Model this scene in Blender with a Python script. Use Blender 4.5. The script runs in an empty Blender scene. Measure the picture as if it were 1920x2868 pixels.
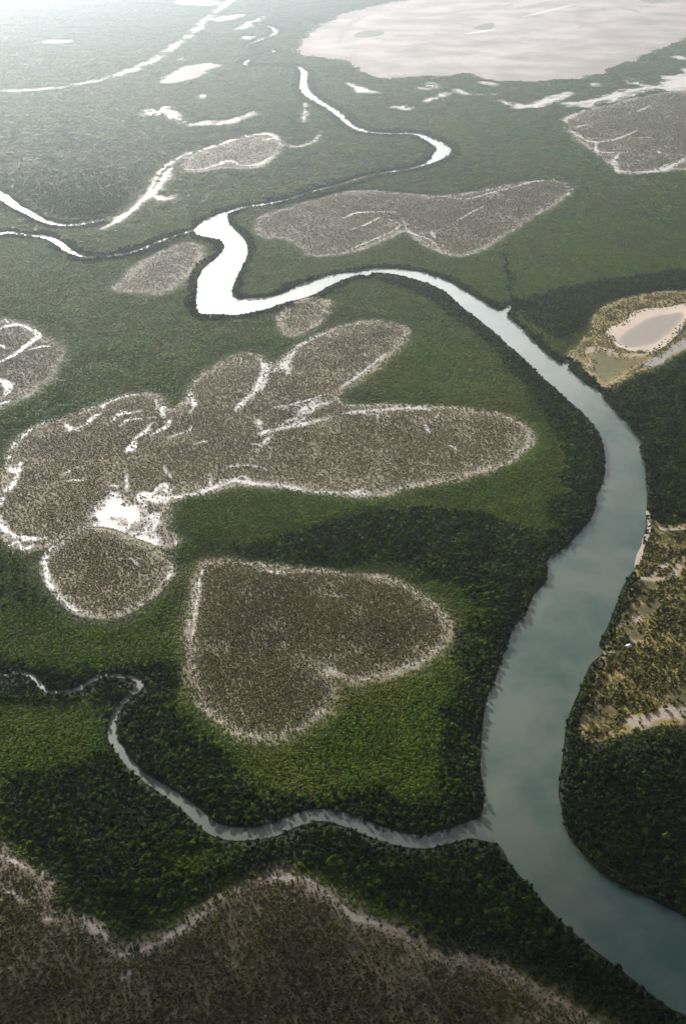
import bpy, bmesh, math, random
import numpy as np
from mathutils import Vector

R = math.radians
sc = bpy.context.scene
COL = sc.collection
rng = np.random.default_rng(7)
random.seed(7)

# ------------------------------------------------------------------ camera
CAM_H = 600.0
PITCH = 32.5                      # degrees below the horizon
FPX = 2876.0                      # focal length in photograph pixels
cam_d = bpy.data.cameras.new('camera')
cam = bpy.data.objects.new('camera', cam_d)
COL.objects.link(cam)
cam.location = (0, 0, CAM_H)
cam.rotation_euler = (R(90 - PITCH), 0, 0)
cam_d.sensor_fit = 'VERTICAL'
cam_d.sensor_height = 36
cam_d.lens = 36 * FPX / 2868
cam_d.clip_start = 1
cam_d.clip_end = 60000
sc.camera = cam

# ------------------------------------------------------------------ light
SUN_EL, SUN_AZ = 21.0, -25.0      # azimuth to the left of the view
SUN_DIR = Vector((math.sin(R(SUN_AZ)) * math.cos(R(SUN_EL)), math.cos(R(SUN_AZ)) * math.cos(R(SUN_EL)), math.sin(R(SUN_EL))))
sun_d = bpy.data.lights.new('sun', 'SUN')
sun_d.energy = 5.0
sun_d.angle = R(0.53)
sun_d.color = (1.0, 0.95, 0.87)
sun = bpy.data.objects.new('sun', sun_d)
COL.objects.link(sun)
sun.rotation_euler = (-SUN_DIR).to_track_quat('-Z', 'Y').to_euler()
sun.location = (-300, 900, 1500)

world = bpy.data.worlds.new('World')
sc.world = world
world.use_nodes = True
nt = world.node_tree
nt.nodes.clear()
wo = nt.nodes.new('ShaderNodeOutputWorld')
bg = nt.nodes.new('ShaderNodeBackground')
sky = nt.nodes.new('ShaderNodeTexSky')
sky.sky_type = 'NISHITA'
sky.sun_disc = False
sky.sun_elevation = R(SUN_EL)
sky.sun_rotation = R(SUN_AZ)
sky.altitude = 300
sky.dust_density = 4.0
# broken cloud cover in the sky (seen mirrored in the river)
tc = nt.nodes.new('ShaderNodeTexCoord')
mp = nt.nodes.new('ShaderNodeMapping')
mp.inputs['Scale'].default_value = (1, 1, 1.6)
nz = nt.nodes.new('ShaderNodeTexNoise')
nz.inputs['Scale'].default_value = 5.5
nz.inputs['Detail'].default_value = 6
nz.inputs['Roughness'].default_value = 0.55
rmp = nt.nodes.new('ShaderNodeValToRGB')
rmp.color_ramp.elements[0].position = 0.47
rmp.color_ramp.elements[1].position = 0.62
mix = nt.nodes.new('ShaderNodeMixRGB')
mix.inputs[2].default_value = (8.0, 7.8, 7.8, 1)
ml = nt.nodes.new('ShaderNodeMath')
ml.operation = 'MULTIPLY'
ml.inputs[1].default_value = 0.8
nt.links.new(tc.outputs['Generated'], mp.inputs[0])
nt.links.new(mp.outputs[0], nz.inputs['Vector'])
nt.links.new(nz.outputs['Fac'], rmp.inputs[0])
nt.links.new(rmp.outputs[0], ml.inputs[0])
nt.links.new(ml.outputs[0], mix.inputs[0])
nt.links.new(sky.outputs[0], mix.inputs[1])
# bright aureole of a hazy sky round the sun
dt = nt.nodes.new('ShaderNodeVectorMath')
dt.operation = 'DOT_PRODUCT'
dt.inputs[1].default_value = SUN_DIR
nt.links.new(tc.outputs['Generated'], dt.inputs[0])
mx = nt.nodes.new('ShaderNodeMath')
mx.operation = 'MAXIMUM'
mx.inputs[1].default_value = 0.0
nt.links.new(dt.outputs['Value'], mx.inputs[0])
pw = nt.nodes.new('ShaderNodeMath')
pw.operation = 'POWER'
pw.inputs[1].default_value = 12.0
nt.links.new(mx.outputs[0], pw.inputs[0])
cl = nt.nodes.new('ShaderNodeMapRange')       # clouds nearer the sun are brighter
cl.inputs['From Min'].default_value = 0.45
cl.inputs['From Max'].default_value = 0.98
cl.inputs['To Min'].default_value = 3.0
cl.inputs['To Max'].default_value = 55.0
nt.links.new(mx.outputs[0], cl.inputs['Value'])
nt.links.new(cl.outputs[0], mix.inputs[2])
vs = nt.nodes.new('ShaderNodeMixRGB')
vs.blend_type = 'ADD'
vs.inputs[2].default_value = (70.0, 68.0, 66.0, 1)
nt.links.new(pw.outputs[0], vs.inputs[0])
nt.links.new(mix.outputs[0], vs.inputs[1])
nt.links.new(vs.outputs[0], bg.inputs[0])
bg.inputs[1].default_value = 0.05
nt.links.new(bg.outputs[0], wo.inputs[0])

sc.view_settings.view_transform = 'Standard'
sc.view_settings.look = 'None'
sc.view_settings.exposure = 1.0
sc.view_settings.gamma = 1.0
sc.render.engine = 'CYCLES'
sc.cycles.max_bounces = 4
sc.cycles.diffuse_bounces = 2
sc.cycles.glossy_bounces = 2
sc.cycles.transmission_bounces = 2
sc.cycles.volume_bounces = 0
sc.cycles.transparent_max_bounces = 8
sc.cycles.use_denoising = True

HAZE_DENSITY, HAZE_G = 1.2e-4, 0.72

# ------------------------------------------------------------------ helpers
CP, SP = math.cos(R(PITCH)), math.sin(R(PITCH))


def gnd(p, z=0.0):
    """photograph pixel -> ground point"""
    p = np.atleast_2d(np.asarray(p, float))
    dx = (p[:, 0] - 960) / FPX
    dy = (1434 - p[:, 1]) / FPX
    X = dx
    Y = CP + dy * SP
    Z = -SP + dy * CP
    t = (CAM_H - z) / -Z
    return np.stack([X * t, Y * t], 1)


def pix(P, z=0.0):
    P = np.asarray(P, float)
    X, Y, Z = P[:, 0], P[:, 1], (z - CAM_H) * np.ones(len(P))
    d = Y * CP - Z * SP
    u = Y * SP + Z * CP
    return np.stack([960 + FPX * X / d, 1434 - FPX * u / d], 1)


K = 960 / 1568
SPACES = {'F': (0, 0, 1920 / 1568), '1': (0, 0, K), '2': (960, 0, K), '3': (0, 720, K), '4': (960, 720, K),
          '5': (0, 1440, K), '6': (960, 1440, K), '7': (0, 2148, K), '8': (960, 2148, K),
          'a': (1560, 1420, 360 / 1568), 'b': (1560, 1740, 360 / 1568), 'c': (1560, 780, 360 / 1568),
          'd': (0, 1050, 480 / 1568), 'e': (440, 850, 480 / 1568)}


def S(space, pts):
    ox, oy, k = SPACES[space]
    return [(ox + p[0] * k, oy + p[1] * k) + tuple(p[2:]) for p in pts]


def smooth(pts, closed, n=5):
    """Catmull-Rom through points of any dimension"""
    P = np.asarray(pts, float)
    m = len(P)
    if m < 3 and not closed:
        return np.array([P[0] + (P[-1] - P[0]) * t for t in np.linspace(0, 1, n + 1)])
    out = []
    rngi = range(m if closed else m - 1)
    for i in rngi:
        if closed:
            a, b, c, d = P[(i - 1) % m], P[i], P[(i + 1) % m], P[(i + 2) % m]
        else:
            a, b, c, d = P[max(i - 1, 0)], P[i], P[i + 1], P[min(i + 2, m - 1)]
        for t in np.arange(n) / n:
            out.append(0.5 * (2 * b + (c - a) * t + (2 * a - 5 * b + 4 * c - d) * t * t + (3 * b - a - 3 * c + d) * t ** 3))
    if not closed:
        out.append(P[-1])
    return np.array(out)


def poly_w(pts, n=5):
    return gnd(smooth(pts, True, n))


def rib_w(pts, n=5):
    """ribbon points (x, y, width m) -> world (x, y, w)"""
    q = smooth(pts, False, n)
    g = gnd(q[:, :2])
    return np.column_stack([g, q[:, 2]])


def hash2(ix, iy, s):
    v = np.sin(ix * 127.1 + iy * 311.7 + s * 74.7) * 43758.5453
    return v - np.floor(v)


def vnoise(P, scale, s=0, octs=2):
    out = np.zeros(len(P))
    amp, tot = 1.0, 0.0
    for o in range(octs):
        q = P / scale * 2 ** o + 17.3 * o + s * 3.1
        i = np.floor(q)
        f = q - i
        f = f * f * (3 - 2 * f)
        a = hash2(i[:, 0], i[:, 1], s + o)
        b = hash2(i[:, 0] + 1, i[:, 1], s + o)
        c = hash2(i[:, 0], i[:, 1] + 1, s + o)
        d = hash2(i[:, 0] + 1, i[:, 1] + 1, s + o)
        out += amp * ((a * (1 - f[:, 0]) + b * f[:, 0]) * (1 - f[:, 1]) + (c * (1 - f[:, 0]) + d * f[:, 0]) * f[:, 1])
        tot += amp
        amp *= 0.5
    return out / tot


def sstep(a, b, x):
    t = np.clip((x - a) / (b - a), 0, 1)
    return t * t * (3 - 2 * t)


def seg_d(P, A, B, WA=None, WB=None):
    """distance from P to the nearest segment (minus half the ribbon's width when widths are given)"""
    out = np.full(len(P), 1e9)
    AB = B - A
    L2 = (AB ** 2).sum(1) + 1e-9
    for c in range(0, len(P), 20000):
        Q = P[c:c + 20000]
        best = np.full(len(Q), 1e9)
        for s in range(0, len(A), 64):
            a, ab, l2 = A[s:s + 64], AB[s:s + 64], L2[s:s + 64]
            d = Q[:, None, :] - a[None]
            t = np.clip((d * ab[None]).sum(2) / l2[None], 0, 1)
            r = np.sqrt(((d - t[..., None] * ab[None]) ** 2).sum(2))
            if WA is not None:
                r = r - 0.5 * (WA[None, s:s + 64] * (1 - t) + WB[None, s:s + 64] * t)
            best = np.minimum(best, r.min(1))
        out[c:c + 20000] = best
    return out


def inside(P, poly):
    x, y = P[:, 0], P[:, 1]
    r = np.zeros(len(P), bool)
    j = len(poly) - 1
    for i in range(len(poly)):
        xi, yi = poly[i]
        xj, yj = poly[j]
        if yi != yj:
            r ^= ((yi > y) != (yj > y)) & (x < (xj - xi) * (y - yi) / (yj - yi) + xi)
        j = i
    return r


def sd_poly(P, poly, far=80.0):
    out = np.full(len(P), 1e3)
    lo, hi = poly.min(0) - far, poly.max(0) + far
    m = ((P >= lo) & (P <= hi)).all(1)
    if m.any():
        Q = P[m]
        d = seg_d(Q, poly, np.roll(poly, -1, 0))
        out[m] = np.where(inside(Q, poly), -d, d)
    return out


def sd_rib(P, rib, far=80.0):
    out = np.full(len(P), 1e3)
    lo, hi = rib[:, :2].min(0) - far, rib[:, :2].max(0) + far
    m = ((P >= lo) & (P <= hi)).all(1)
    if m.any():
        out[m] = seg_d(P[m], rib[:-1, :2], rib[1:, :2], rib[:-1, 2], rib[1:, 2])
    return out


def sd_all(P, polys, ribs, far=80.0):
    out = np.full(len(P), 1e3)
    for q in polys:
        out = np.minimum(out, sd_poly(P, q, far))
    for q in ribs:
        out = np.minimum(out, sd_rib(P, q, far))
    return out


def tag(o, label=None, cat=None, group=None, kind=None):
    if label:
        o['label'] = label
    if cat:
        o['category'] = cat
    if group:
        o['group'] = group
    if kind:
        o['kind'] = kind
    return o


def mesh_obj(name, verts, faces, mat, parent=None, smooth_sh=False):
    me = bpy.data.meshes.new(name)
    me.from_pydata([tuple(v) for v in verts], [], [tuple(f) for f in faces])
    me.update()
    o = bpy.data.objects.new(name, me)
    for m in (mat if isinstance(mat, (list, tuple)) else [mat]):
        me.materials.append(m)
    COL.objects.link(o)
    if parent:
        o.parent = parent
    if smooth_sh:
        me.polygons.foreach_set('use_smooth', [True] * len(me.polygons))
    return o


def add_attr(o, name, vals):
    a = o.data.attributes.new(name, 'FLOAT', 'POINT')
    a.data.foreach_set('value', np.asarray(vals, np.float32))


# ------------------------------------------------------------------ materials
def new_mat(name):
    m = bpy.data.materials.new(name)
    m.use_nodes = True
    n = m.node_tree
    b = n.nodes['Principled BSDF']
    return m, n, b


def N(n, typ, **kw):
    x = n.nodes.new(typ)
    for k, v in kw.items():
        setattr(x, k, v)
    return x


def noise_node(n, scale, detail=4, rough=0.55):
    g = N(n, 'ShaderNodeNewGeometry')
    t = N(n, 'ShaderNodeTexNoise')
    t.inputs['Scale'].default_value = scale
    t.inputs['Detail'].default_value = detail
    t.inputs['Roughness'].default_value = rough
    n.links.new(g.outputs['Position'], t.inputs['Vector'])
    return t.outputs['Fac']


def math_node(n, op, a, b=None, c=None, clamp=False):
    x = N(n, 'ShaderNodeMath', operation=op, use_clamp=clamp)
    for i, v in enumerate((a, b, c)):
        if v is None:
            continue
        if isinstance(v, (int, float)):
            x.inputs[i].default_value = v
        else:
            n.links.new(v, x.inputs[i])
    return x.outputs[0]


def ramp(n, fac, lo, hi):
    x = N(n, 'ShaderNodeMapRange', interpolation_type='SMOOTHSTEP')
    n.links.new(fac, x.inputs['Value'])
    x.inputs['From Min'].default_value = lo
    x.inputs['From Max'].default_value = hi
    return x.outputs['Result']


def mixc(n, fac, a, b):
    x = N(n, 'ShaderNodeMixRGB')
    for i, v in ((0, fac), (1, a), (2, b)):
        if isinstance(v, tuple):
            x.inputs[i].default_value = v if len(v) == 4 else v + (1,)
        elif isinstance(v, (int, float)):
            x.inputs[i].default_value = v
        else:
            n.links.new(v, x.inputs[i])
    return x.outputs[0]


def attr(n, name, typ='GEOMETRY'):
    a = N(n, 'ShaderNodeAttribute', attribute_name=name, attribute_type=typ)
    return a.outputs['Fac']


def mat_flat(name, base_a, base_b, rim, wet, dark=(0.03, 0.036, 0.014), wet_rough=0.38, grass=(0.10, 0.10, 0.035), sand=(0.35, 0.29, 0.225), nscale=0.02, wn=(0.12, 0.9), speck=0.55, rag=1.0):
    """mud, pale rim, salt crust / wet mud (some whitened with painted water glare), sand and grass laid by the painted fields of the patch"""
    m, n, b = new_mat(name)
    big = noise_node(n, nscale, 5)
    fine = noise_node(n, 0.35, 3, 0.7)
    mid = noise_node(n, wn[0], 5, 0.7)
    f = ramp(n, math_node(n, 'ADD', math_node(n, 'MULTIPLY', big, 0.7), math_node(n, 'MULTIPLY', fine, 0.3)), 0.35, 0.65)
    c = mixc(n, f, base_a, base_b)
    c = mixc(n, ramp(n, math_node(n, 'ADD', attr(n, 'grass'), math_node(n, 'MULTIPLY', math_node(n, 'SUBTRACT', mid, 0.5), 0.8 * rag)), 0.3, 0.7), c, grass)
    rr = math_node(n, 'MULTIPLY', attr(n, 'rim'), ramp(n, math_node(n, 'ADD', math_node(n, 'MULTIPLY', mid, 0.5), math_node(n, 'MULTIPLY', fine, 0.5)), 0.36, 0.62))
    c = mixc(n, rr, c, rim)
    spk = ramp(n, math_node(n, 'ADD', math_node(n, 'MULTIPLY', noise_node(n, wn[0] * 1.7, 5, 0.72), 0.75), math_node(n, 'MULTIPLY', fine, 0.25)), 0.52, 0.62)
    c = mixc(n, math_node(n, 'MULTIPLY', spk, speck), c, rim)
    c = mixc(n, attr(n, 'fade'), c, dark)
    dk = ramp(n, math_node(n, 'ADD', attr(n, 'dark'), math_node(n, 'MULTIPLY', math_node(n, 'SUBTRACT', mid, 0.5), 0.8)), 0.0, 0.5)
    c = mixc(n, dk, c, (0.05, 0.042, 0.03))
    sd = ramp(n, math_node(n, 'ADD', attr(n, 'sand'), math_node(n, 'MULTIPLY', math_node(n, 'SUBTRACT', mid, 0.5), 1.0 * rag + 0.5)), 0.0, 0.35 * rag)
    c = mixc(n, sd, c, mixc(n, ramp(n, fine, 0.35, 0.7), sand, tuple(v * 0.8 for v in sand)))
    wt = ramp(n, math_node(n, 'ADD', attr(n, 'wet'), math_node(n, 'MULTIPLY', math_node(n, 'SUBTRACT', math_node(n, 'ADD', math_node(n, 'MULTIPLY', mid, 0.6), math_node(n, 'MULTIPLY', fine, 0.4)), 0.5), 3.6 * wn[1])), 0.0, 0.5)
    dmp = ramp(n, math_node(n, 'ADD', attr(n, 'wet'), math_node(n, 'MULTIPLY', math_node(n, 'SUBTRACT', mid, 0.5), 2.5 * wn[1])), -0.7, 0.1)
    c = mixc(n, math_node(n, 'MULTIPLY', dmp, 0.6), c, tuple(v * 0.62 for v in wet))
    c = mixc(n, wt, c, mixc(n, ramp(n, fine, 0.3, 0.7), tuple(v * 0.8 for v in wet), wet))
    n.links.new(c, b.inputs['Base Color'])
    rgh = N(n, 'ShaderNodeMapRange')
    n.links.new(wt, rgh.inputs['Value'])
    rgh.inputs['To Min'].default_value = 0.9
    rgh.inputs['To Max'].default_value = wet_rough
    n.links.new(rgh.outputs[0], b.inputs['Roughness'])
    b.inputs['Specular IOR Level'].default_value = 0.35
    bp = N(n, 'ShaderNodeBump')
    bp.inputs['Strength'].default_value = 0.4
    bp.inputs['Distance'].default_value = 0.5
    n.links.new(fine, bp.inputs['Height'])
    n.links.new(bp.outputs[0], b.inputs['Normal'])
    return m


def mat_leaf(name, bright, dark, rnd=0.35, transl=0.22, patch=None, pscale=0.012, spec=0.06):
    m, n, b = new_mat(name)
    t = attr(n, 'tint', 'INSTANCER')
    c = mixc(n, t, bright, dark)
    if patch:
        c = mixc(n, math_node(n, 'MULTIPLY', ramp(n, noise_node(n, pscale, 3), 0.42, 0.66), 0.8), c, patch)
    oi = N(n, 'ShaderNodeObjectInfo')
    v = N(n, 'ShaderNodeMapRange')
    n.links.new(oi.outputs['Random'], v.inputs['Value'])
    v.inputs['To Min'].default_value = 1 - rnd
    v.inputs['To Max'].default_value = 1 + rnd
    hs = N(n, 'ShaderNodeHueSaturation')
    n.links.new(c, hs.inputs['Color'])
    n.links.new(v.outputs[0], hs.inputs['Value'])
    n.links.new(hs.outputs[0], b.inputs['Base Color'])
    b.inputs['Roughness'].default_value = 0.5
    b.inputs['Specular IOR Level'].default_value = spec
    tr = N(n, 'ShaderNodeBsdfTranslucent')
    n.links.new(hs.outputs[0], tr.inputs['Color'])
    ms = N(n, 'ShaderNodeMixShader')
    ms.inputs[0].default_value = transl
    n.links.new(b.outputs[0], ms.inputs[1])
    n.links.new(tr.outputs[0], ms.inputs[2])
    n.links.new(ms.outputs[0], n.nodes['Material Output'].inputs[0])
    return m


def mat_plain(name, col, rough=0.8, var=0.25, scale=3.0):
    m, n, b = new_mat(name)
    c = mixc(n, ramp(n, noise_node(n, scale, 4), 0.3, 0.7), tuple(v * (1 - var) for v in col), tuple(v * (1 + var) for v in col))
    n.links.new(c, b.inputs['Base Color'])
    b.inputs['Roughness'].default_value = rough
    return m


def mat_water(name, shallow, deep, rough):
    m, n, b = new_mat(name)
    c = mixc(n, ramp(n, math_node(n, 'ADD', math_node(n, 'MULTIPLY', noise_node(n, 0.006, 5, 0.6), 0.7), math_node(n, 'MULTIPLY', noise_node(n, 0.03, 4, 0.6), 0.3)), 0.38, 0.62), shallow, deep)
    n.links.new(c, b.inputs['Base Color'])
    b.inputs['Roughness'].default_value = rough
    b.inputs['IOR'].default_value = 1.33
    b.inputs['Specular IOR Level'].default_value = 0.5
    bp = N(n, 'ShaderNodeBump')
    bp.inputs['Strength'].default_value = 0.10
    bp.inputs['Distance'].default_value = 0.6
    b.inputs['Coat Weight'].default_value = 1.0
    b.inputs['Coat IOR'].default_value = 1.33
    b.inputs['Coat Roughness'].default_value = 0.07
    n.links.new(noise_node(n, 0.16, 4, 0.6), bp.inputs['Height'])
    n.links.new(bp.outputs[0], b.inputs['Normal'])
    n.links.new(bp.outputs[0], b.inputs['Coat Normal'])
    return m


M_ground = mat_plain('forest_floor', (0.018, 0.020, 0.009), 0.95, 0.3, 0.05)
M_river = mat_water('river_water', (0.086, 0.106, 0.082), (0.022, 0.058, 0.045), 0.36)
M_creek = mat_water('creek_water', (0.075, 0.09, 0.075), (0.055, 0.07, 0.06), 0.36)
M_marsh = mat_flat('marsh_mud', (0.115, 0.096, 0.040), (0.185, 0.158, 0.088), (0.42, 0.375, 0.32), (0.48, 0.455, 0.435), wet_rough=0.55)  # wet colour: pale mud with the pools' water glare painted in
M_heart = mat_flat('heart_mud', (0.078, 0.065, 0.022), (0.132, 0.112, 0.048), (0.44, 0.39, 0.32), (0.48, 0.44, 0.38), speck=0.3)
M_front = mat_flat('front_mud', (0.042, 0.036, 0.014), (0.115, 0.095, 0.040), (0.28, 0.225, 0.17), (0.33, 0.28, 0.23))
M_far = mat_flat('far_mud', (0.10, 0.086, 0.055), (0.14, 0.122, 0.082), (0.34, 0.305, 0.27), (0.48, 0.45, 0.43), wet_rough=0.55, nscale=0.006, wn=(0.05, 0.9))  # wet colour whitened to stand in for glare on wet mud
M_salt = mat_flat('salt_crust', (0.17, 0.135, 0.122), (0.42, 0.355, 0.335), (0.20, 0.168, 0.142), (0.50, 0.455, 0.435), nscale=0.005, wn=(0.012, 0.6), speck=0.35, rag=2.4, grass=(0.09, 0.09, 0.05), sand=(0.22, 0.185, 0.15))
M_pan = mat_flat('pan_crust', (0.46, 0.375, 0.30), (0.54, 0.445, 0.36), (0.4, 0.35, 0.30), (0.29, 0.255, 0.21), wet_rough=0.7, wn=(0.03, 0.35), speck=0.0)
M_dull = mat_flat('tidal_mud', (0.085, 0.088, 0.07), (0.11, 0.11, 0.085), (0.2, 0.19, 0.16), (0.8, 0.78, 0.77), nscale=0.005)
M_scrub = mat_flat('scrub_grass', (0.19, 0.148, 0.036), (0.26, 0.190, 0.062), (0.24, 0.19, 0.09), (0.085, 0.068, 0.024), wet_rough=0.95, grass=(0.085, 0.078, 0.024), nscale=0.03)
M_braid = mat_flat('braided_mud', (0.08, 0.085, 0.045), (0.12, 0.115, 0.07), (0.28, 0.26, 0.22), (0.52, 0.49, 0.47), wet_rough=0.5, nscale=0.006, wn=(0.028, 2.0))  # wet streaks: mud colour paled to carry the water's glare
M_pink = mat_flat('pink_salt', (0.2, 0.165, 0.15), (0.29, 0.25, 0.23), (0.4, 0.36, 0.33), (0.6, 0.57, 0.55), nscale=0.008, wn=(0.02, 1.2))
M_spit = mat_flat('spit_sand', (0.2, 0.185, 0.165), (0.27, 0.25, 0.225), (0.3, 0.28, 0.25), (0.8, 0.78, 0.77), nscale=0.005, wn=(0.01, 0.6))
M_sand = mat_plain('beach_sand', (0.38, 0.315, 0.255), 0.9, 0.12, 0.3)

# ------------------------------------------------------------------ the traced plan
RIVER = (
    S('8', [(2150, 1600), (1800, 1330), (1640, 1200), (1568, 1140), (1480, 1098), (1330, 980), (1230, 900), (1110, 810), (1010, 720), (930, 640), (870, 570), (800, 490), (760, 440), (730, 380), (690, 340), (655, 318)])
    + S('8', [(615, 268), (632, 220), (640, 190), (645, 130), (635, 60)])
    + S('6', [(628, 1150), (632, 1050), (640, 950), (660, 840), (690, 780), (715, 690), (750, 600), (785, 510), (820, 480), (845, 430), (870, 375), (920, 320), (935, 270), (935, 205), (985, 175), (1040, 130), (1090, 70), (1140, 10)])
    + S('4', [(1155, 1130), (1150, 1100), (1180, 1050), (1195, 1000), (1195, 900), (1185, 850), (1160, 790), (1110, 730), (1070, 690), (1020, 650), (970, 600), (920, 560), (880, 520), (840, 480), (800, 440), (760, 410), (720, 370), (660, 320), (600, 270), (530, 220), (480, 170), (430, 140), (370, 115), (300, 95), (250, 82), (200, 75), (150, 72), (110, 85), (70, 82), (0, 105)])
    + S('3', [(1500, 135), (1450, 165), (1380, 190), (1300, 210), (1230, 235), (1150, 255), (1080, 265), (1000, 262), (940, 262), (905, 250), (895, 205), (900, 160), (905, 100), (935, 50), (985, 5)])
    + S('1', [(1025, 1130), (1010, 1105), (970, 1090), (920, 1080), (885, 1060), (895, 1040), (940, 1005), (990, 985), (1035, 968), (1042, 1010), (1070, 1045), (1110, 1085), (1130, 1120), (1130, 1170)])
    + S('3', [(1105, 50), (1080, 100), (1062, 150), (1068, 180), (1100, 190), (1180, 187), (1240, 180), (1300, 160), (1360, 130), (1440, 105), (1500, 85)])
    + S('4', [(0, 73), (60, 68), (120, 57), (180, 52), (240, 53), (300, 60), (360, 70), (420, 88), (480, 110), (530, 140), (580, 170), (640, 205), (690, 235), (715, 243), (745, 240), (755, 275), (800, 315), (850, 365), (890, 410), (940, 455), (990, 485), (1032, 482), (1030, 515), (1070, 550), (1120, 590), (1175, 620), (1195, 660), (1240, 710), (1290, 760), (1330, 815), (1355, 850), (1360, 910), (1380, 970), (1385, 1040), (1390, 1100), (1387, 1160)])
    + S('6', [(1385, 60), (1365, 140), (1335, 245), (1310, 280), (1275, 340), (1245, 420), (1215, 500), (1180, 570), (1170, 605), (1185, 640), (1130, 690), (1100, 760), (1070, 830), (1040, 900), (1020, 970), (1010, 1050), (1003, 1110)])
    + S('8', [(990, 60), (985, 130), (1000, 200), (1015, 280), (1050, 345), (1110, 420), (1170, 480), (1240, 530), (1310, 570), (1400, 605), (1480, 650), (1568, 690), (1700, 750), (1950, 850), (2250, 960)]))
UPPER = (S('1', [(1015, 980, 20), (1060, 965, 12), (1130, 945, 11), (1200, 937, 10), (1290, 917, 10), (1380, 890, 10), (1480, 862, 10), (1568, 838, 10)])
         + S('2', [(110, 805, 10), (230, 784, 10), (330, 764, 12), (390, 745, 18), (440, 715, 34), (458, 682, 38), (430, 655, 32), (380, 630, 26), (330, 612, 22), (250, 610, 20), (170, 608, 22), (100, 600, 22), (50, 580, 20), (10, 552, 18)])
         + S('1', [(1545, 520, 24), (1500, 490, 22), (1440, 455, 26), (1395, 415, 30), (1385, 370, 26), (1392, 335, 22), (1375, 312, 20), (1350, 303, 16), (1250, 298, 9), (1140, 299, 12), (1120, 290, 16), (1150, 268, 9), (1200, 250, 8), (1255, 236, 12), (1210, 222, 8), (1130, 212, 8), (1170, 190, 14), (1245, 160, 14), (1260, 145, 22), (1240, 125, 16), (1180, 110, 10)]))
CREEK_FAR = S('1', [(-700, 800, 26), (-350, 850, 24), (-60, 872, 22), (0, 890, 24), (30, 910, 24), (70, 942, 20), (130, 972, 18), (190, 1005, 14), (240, 1022, 12), (330, 1030, 8), (450, 1012, 6)])
CREEK_MID = S('1', [(-700, 1120, 12), (-350, 1090, 12), (-60, 1074, 12), (0, 1070, 12), (40, 1062, 14), (80, 1070, 8), (130, 1076, 9), (180, 1080, 13), (240, 1095, 16), (280, 1120, 16), (320, 1150, 13), (380, 1172, 8), (450, 1176, 6), (520, 1170, 8), (600, 1155, 9), (660, 1135, 9), (740, 1100, 8), (800, 1078, 7), (870, 1060, 9), (910, 1050, 14)])
CREEK_NEAR = (S('5', [(-650, 860, 4), (-350, 790, 4), (-150, 800, 3.5), (-60, 768, 3.5), (-10, 745, 3.5), (40, 736, 4), (90, 727, 4.5), (140, 740, 4.5), (170, 765, 4.5), (195, 795, 3.5), (240, 815, 4.5), (320, 812, 5), (370, 795, 5), (420, 760, 5), (480, 742, 5), (540, 741, 5), (600, 748, 5.5), (638, 765, 6), (640, 790, 6), (600, 830, 5), (560, 870, 5), (530, 910, 5.5), (515, 960, 6), (515, 1020, 7), (540, 1070, 7), (570, 1110, 7), (610, 1160, 6.5)])
              + S('7', [(655, 42, 6.5), (700, 75, 7), (740, 100, 8), (800, 140, 9), (850, 175, 9.5), (890, 210, 10), (930, 250, 10.5), (980, 285, 11), (1040, 305, 12), (1110, 308, 12), (1180, 302, 12), (1250, 290, 12), (1300, 267, 12), (1350, 247, 11.5), (1420, 226, 11.5), (1490, 222, 11.5)])
              + S('8', [(0, 240, 12), (80, 270, 12), (160, 302, 12), (240, 327, 12), (320, 342, 12), (390, 342, 12), (450, 327, 12.5), (520, 307, 13), (580, 292, 15), (660, 285, 24), (720, 285, 26)]))
TRIB = S('4', [(765, 222, 4), (750, 236, 10), (735, 250, 14)])

HEART = S('F', [(474, 1283), (560, 1289), (660, 1299), (780, 1308), (880, 1322), (950, 1352), (1003, 1396), (1024, 1435), (1014, 1470), (975, 1505), (920, 1531), (850, 1551), (805, 1554), (778, 1550), (752, 1534), (733, 1519), (748, 1546), (762, 1572), (760, 1595), (745, 1622), (710, 1655), (660, 1680), (610, 1690), (560, 1680), (500, 1645), (458, 1600), (438, 1550), (430, 1480), (436, 1420), (446, 1350), (456, 1300)])
ROUND = S('F', [(110, 1270), (150, 1235), (200, 1212), (250, 1215), (300, 1235), (350, 1255), (390, 1280), (396, 1305), (370, 1340), (330, 1375), (290, 1400), (240, 1412), (190, 1405), (150, 1375), (120, 1340), (100, 1300)])
BUTTER = S('F', [(-60, 1165), (3, 1130), (12, 1080), (28, 1020), (62, 985), (120, 962), (180, 947), (235, 922), (290, 906), (340, 900), (368, 915), (388, 940), (425, 915), (440, 880), (480, 845), (530, 815), (575, 808), (600, 822), (625, 838), (655, 810), (690, 785), (740, 760), (800, 740), (860, 732), (910, 742), (930, 765), (900, 800), (860, 838), (800, 880), (770, 905), (800, 925), (880, 926), (980, 930), (1060, 935), (1150, 950), (1200, 975), (1218, 1005), (1190, 1040), (1130, 1070), (1040, 1095), (940, 1110), (880, 1128), (830, 1132), (760, 1128), (680, 1116), (600, 1106), (540, 1108), (480, 1124), (420, 1135), (390, 1145), (380, 1180), (385, 1215), (400, 1240), (340, 1250), (260, 1225), (200, 1212), (150, 1232), (90, 1250), (30, 1250), (5, 1220), (-40, 1200)])
OVAL = S('F', [(641, 740), (648, 708), (690, 687), (735, 681), (750, 697), (732, 735), (690, 764), (655, 765)])
FARB = S('F', [(600, 540), (590, 500), (680, 468), (760, 446), (830, 437), (900, 441), (1000, 448), (1080, 440), (1150, 425), (1230, 412), (1290, 415), (1305, 435), (1270, 465), (1210, 500), (1150, 540), (1090, 574), (1040, 584), (990, 568), (950, 545), (925, 528), (890, 542), (840, 565), (780, 580), (710, 584), (690, 565), (650, 545)])
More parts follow.
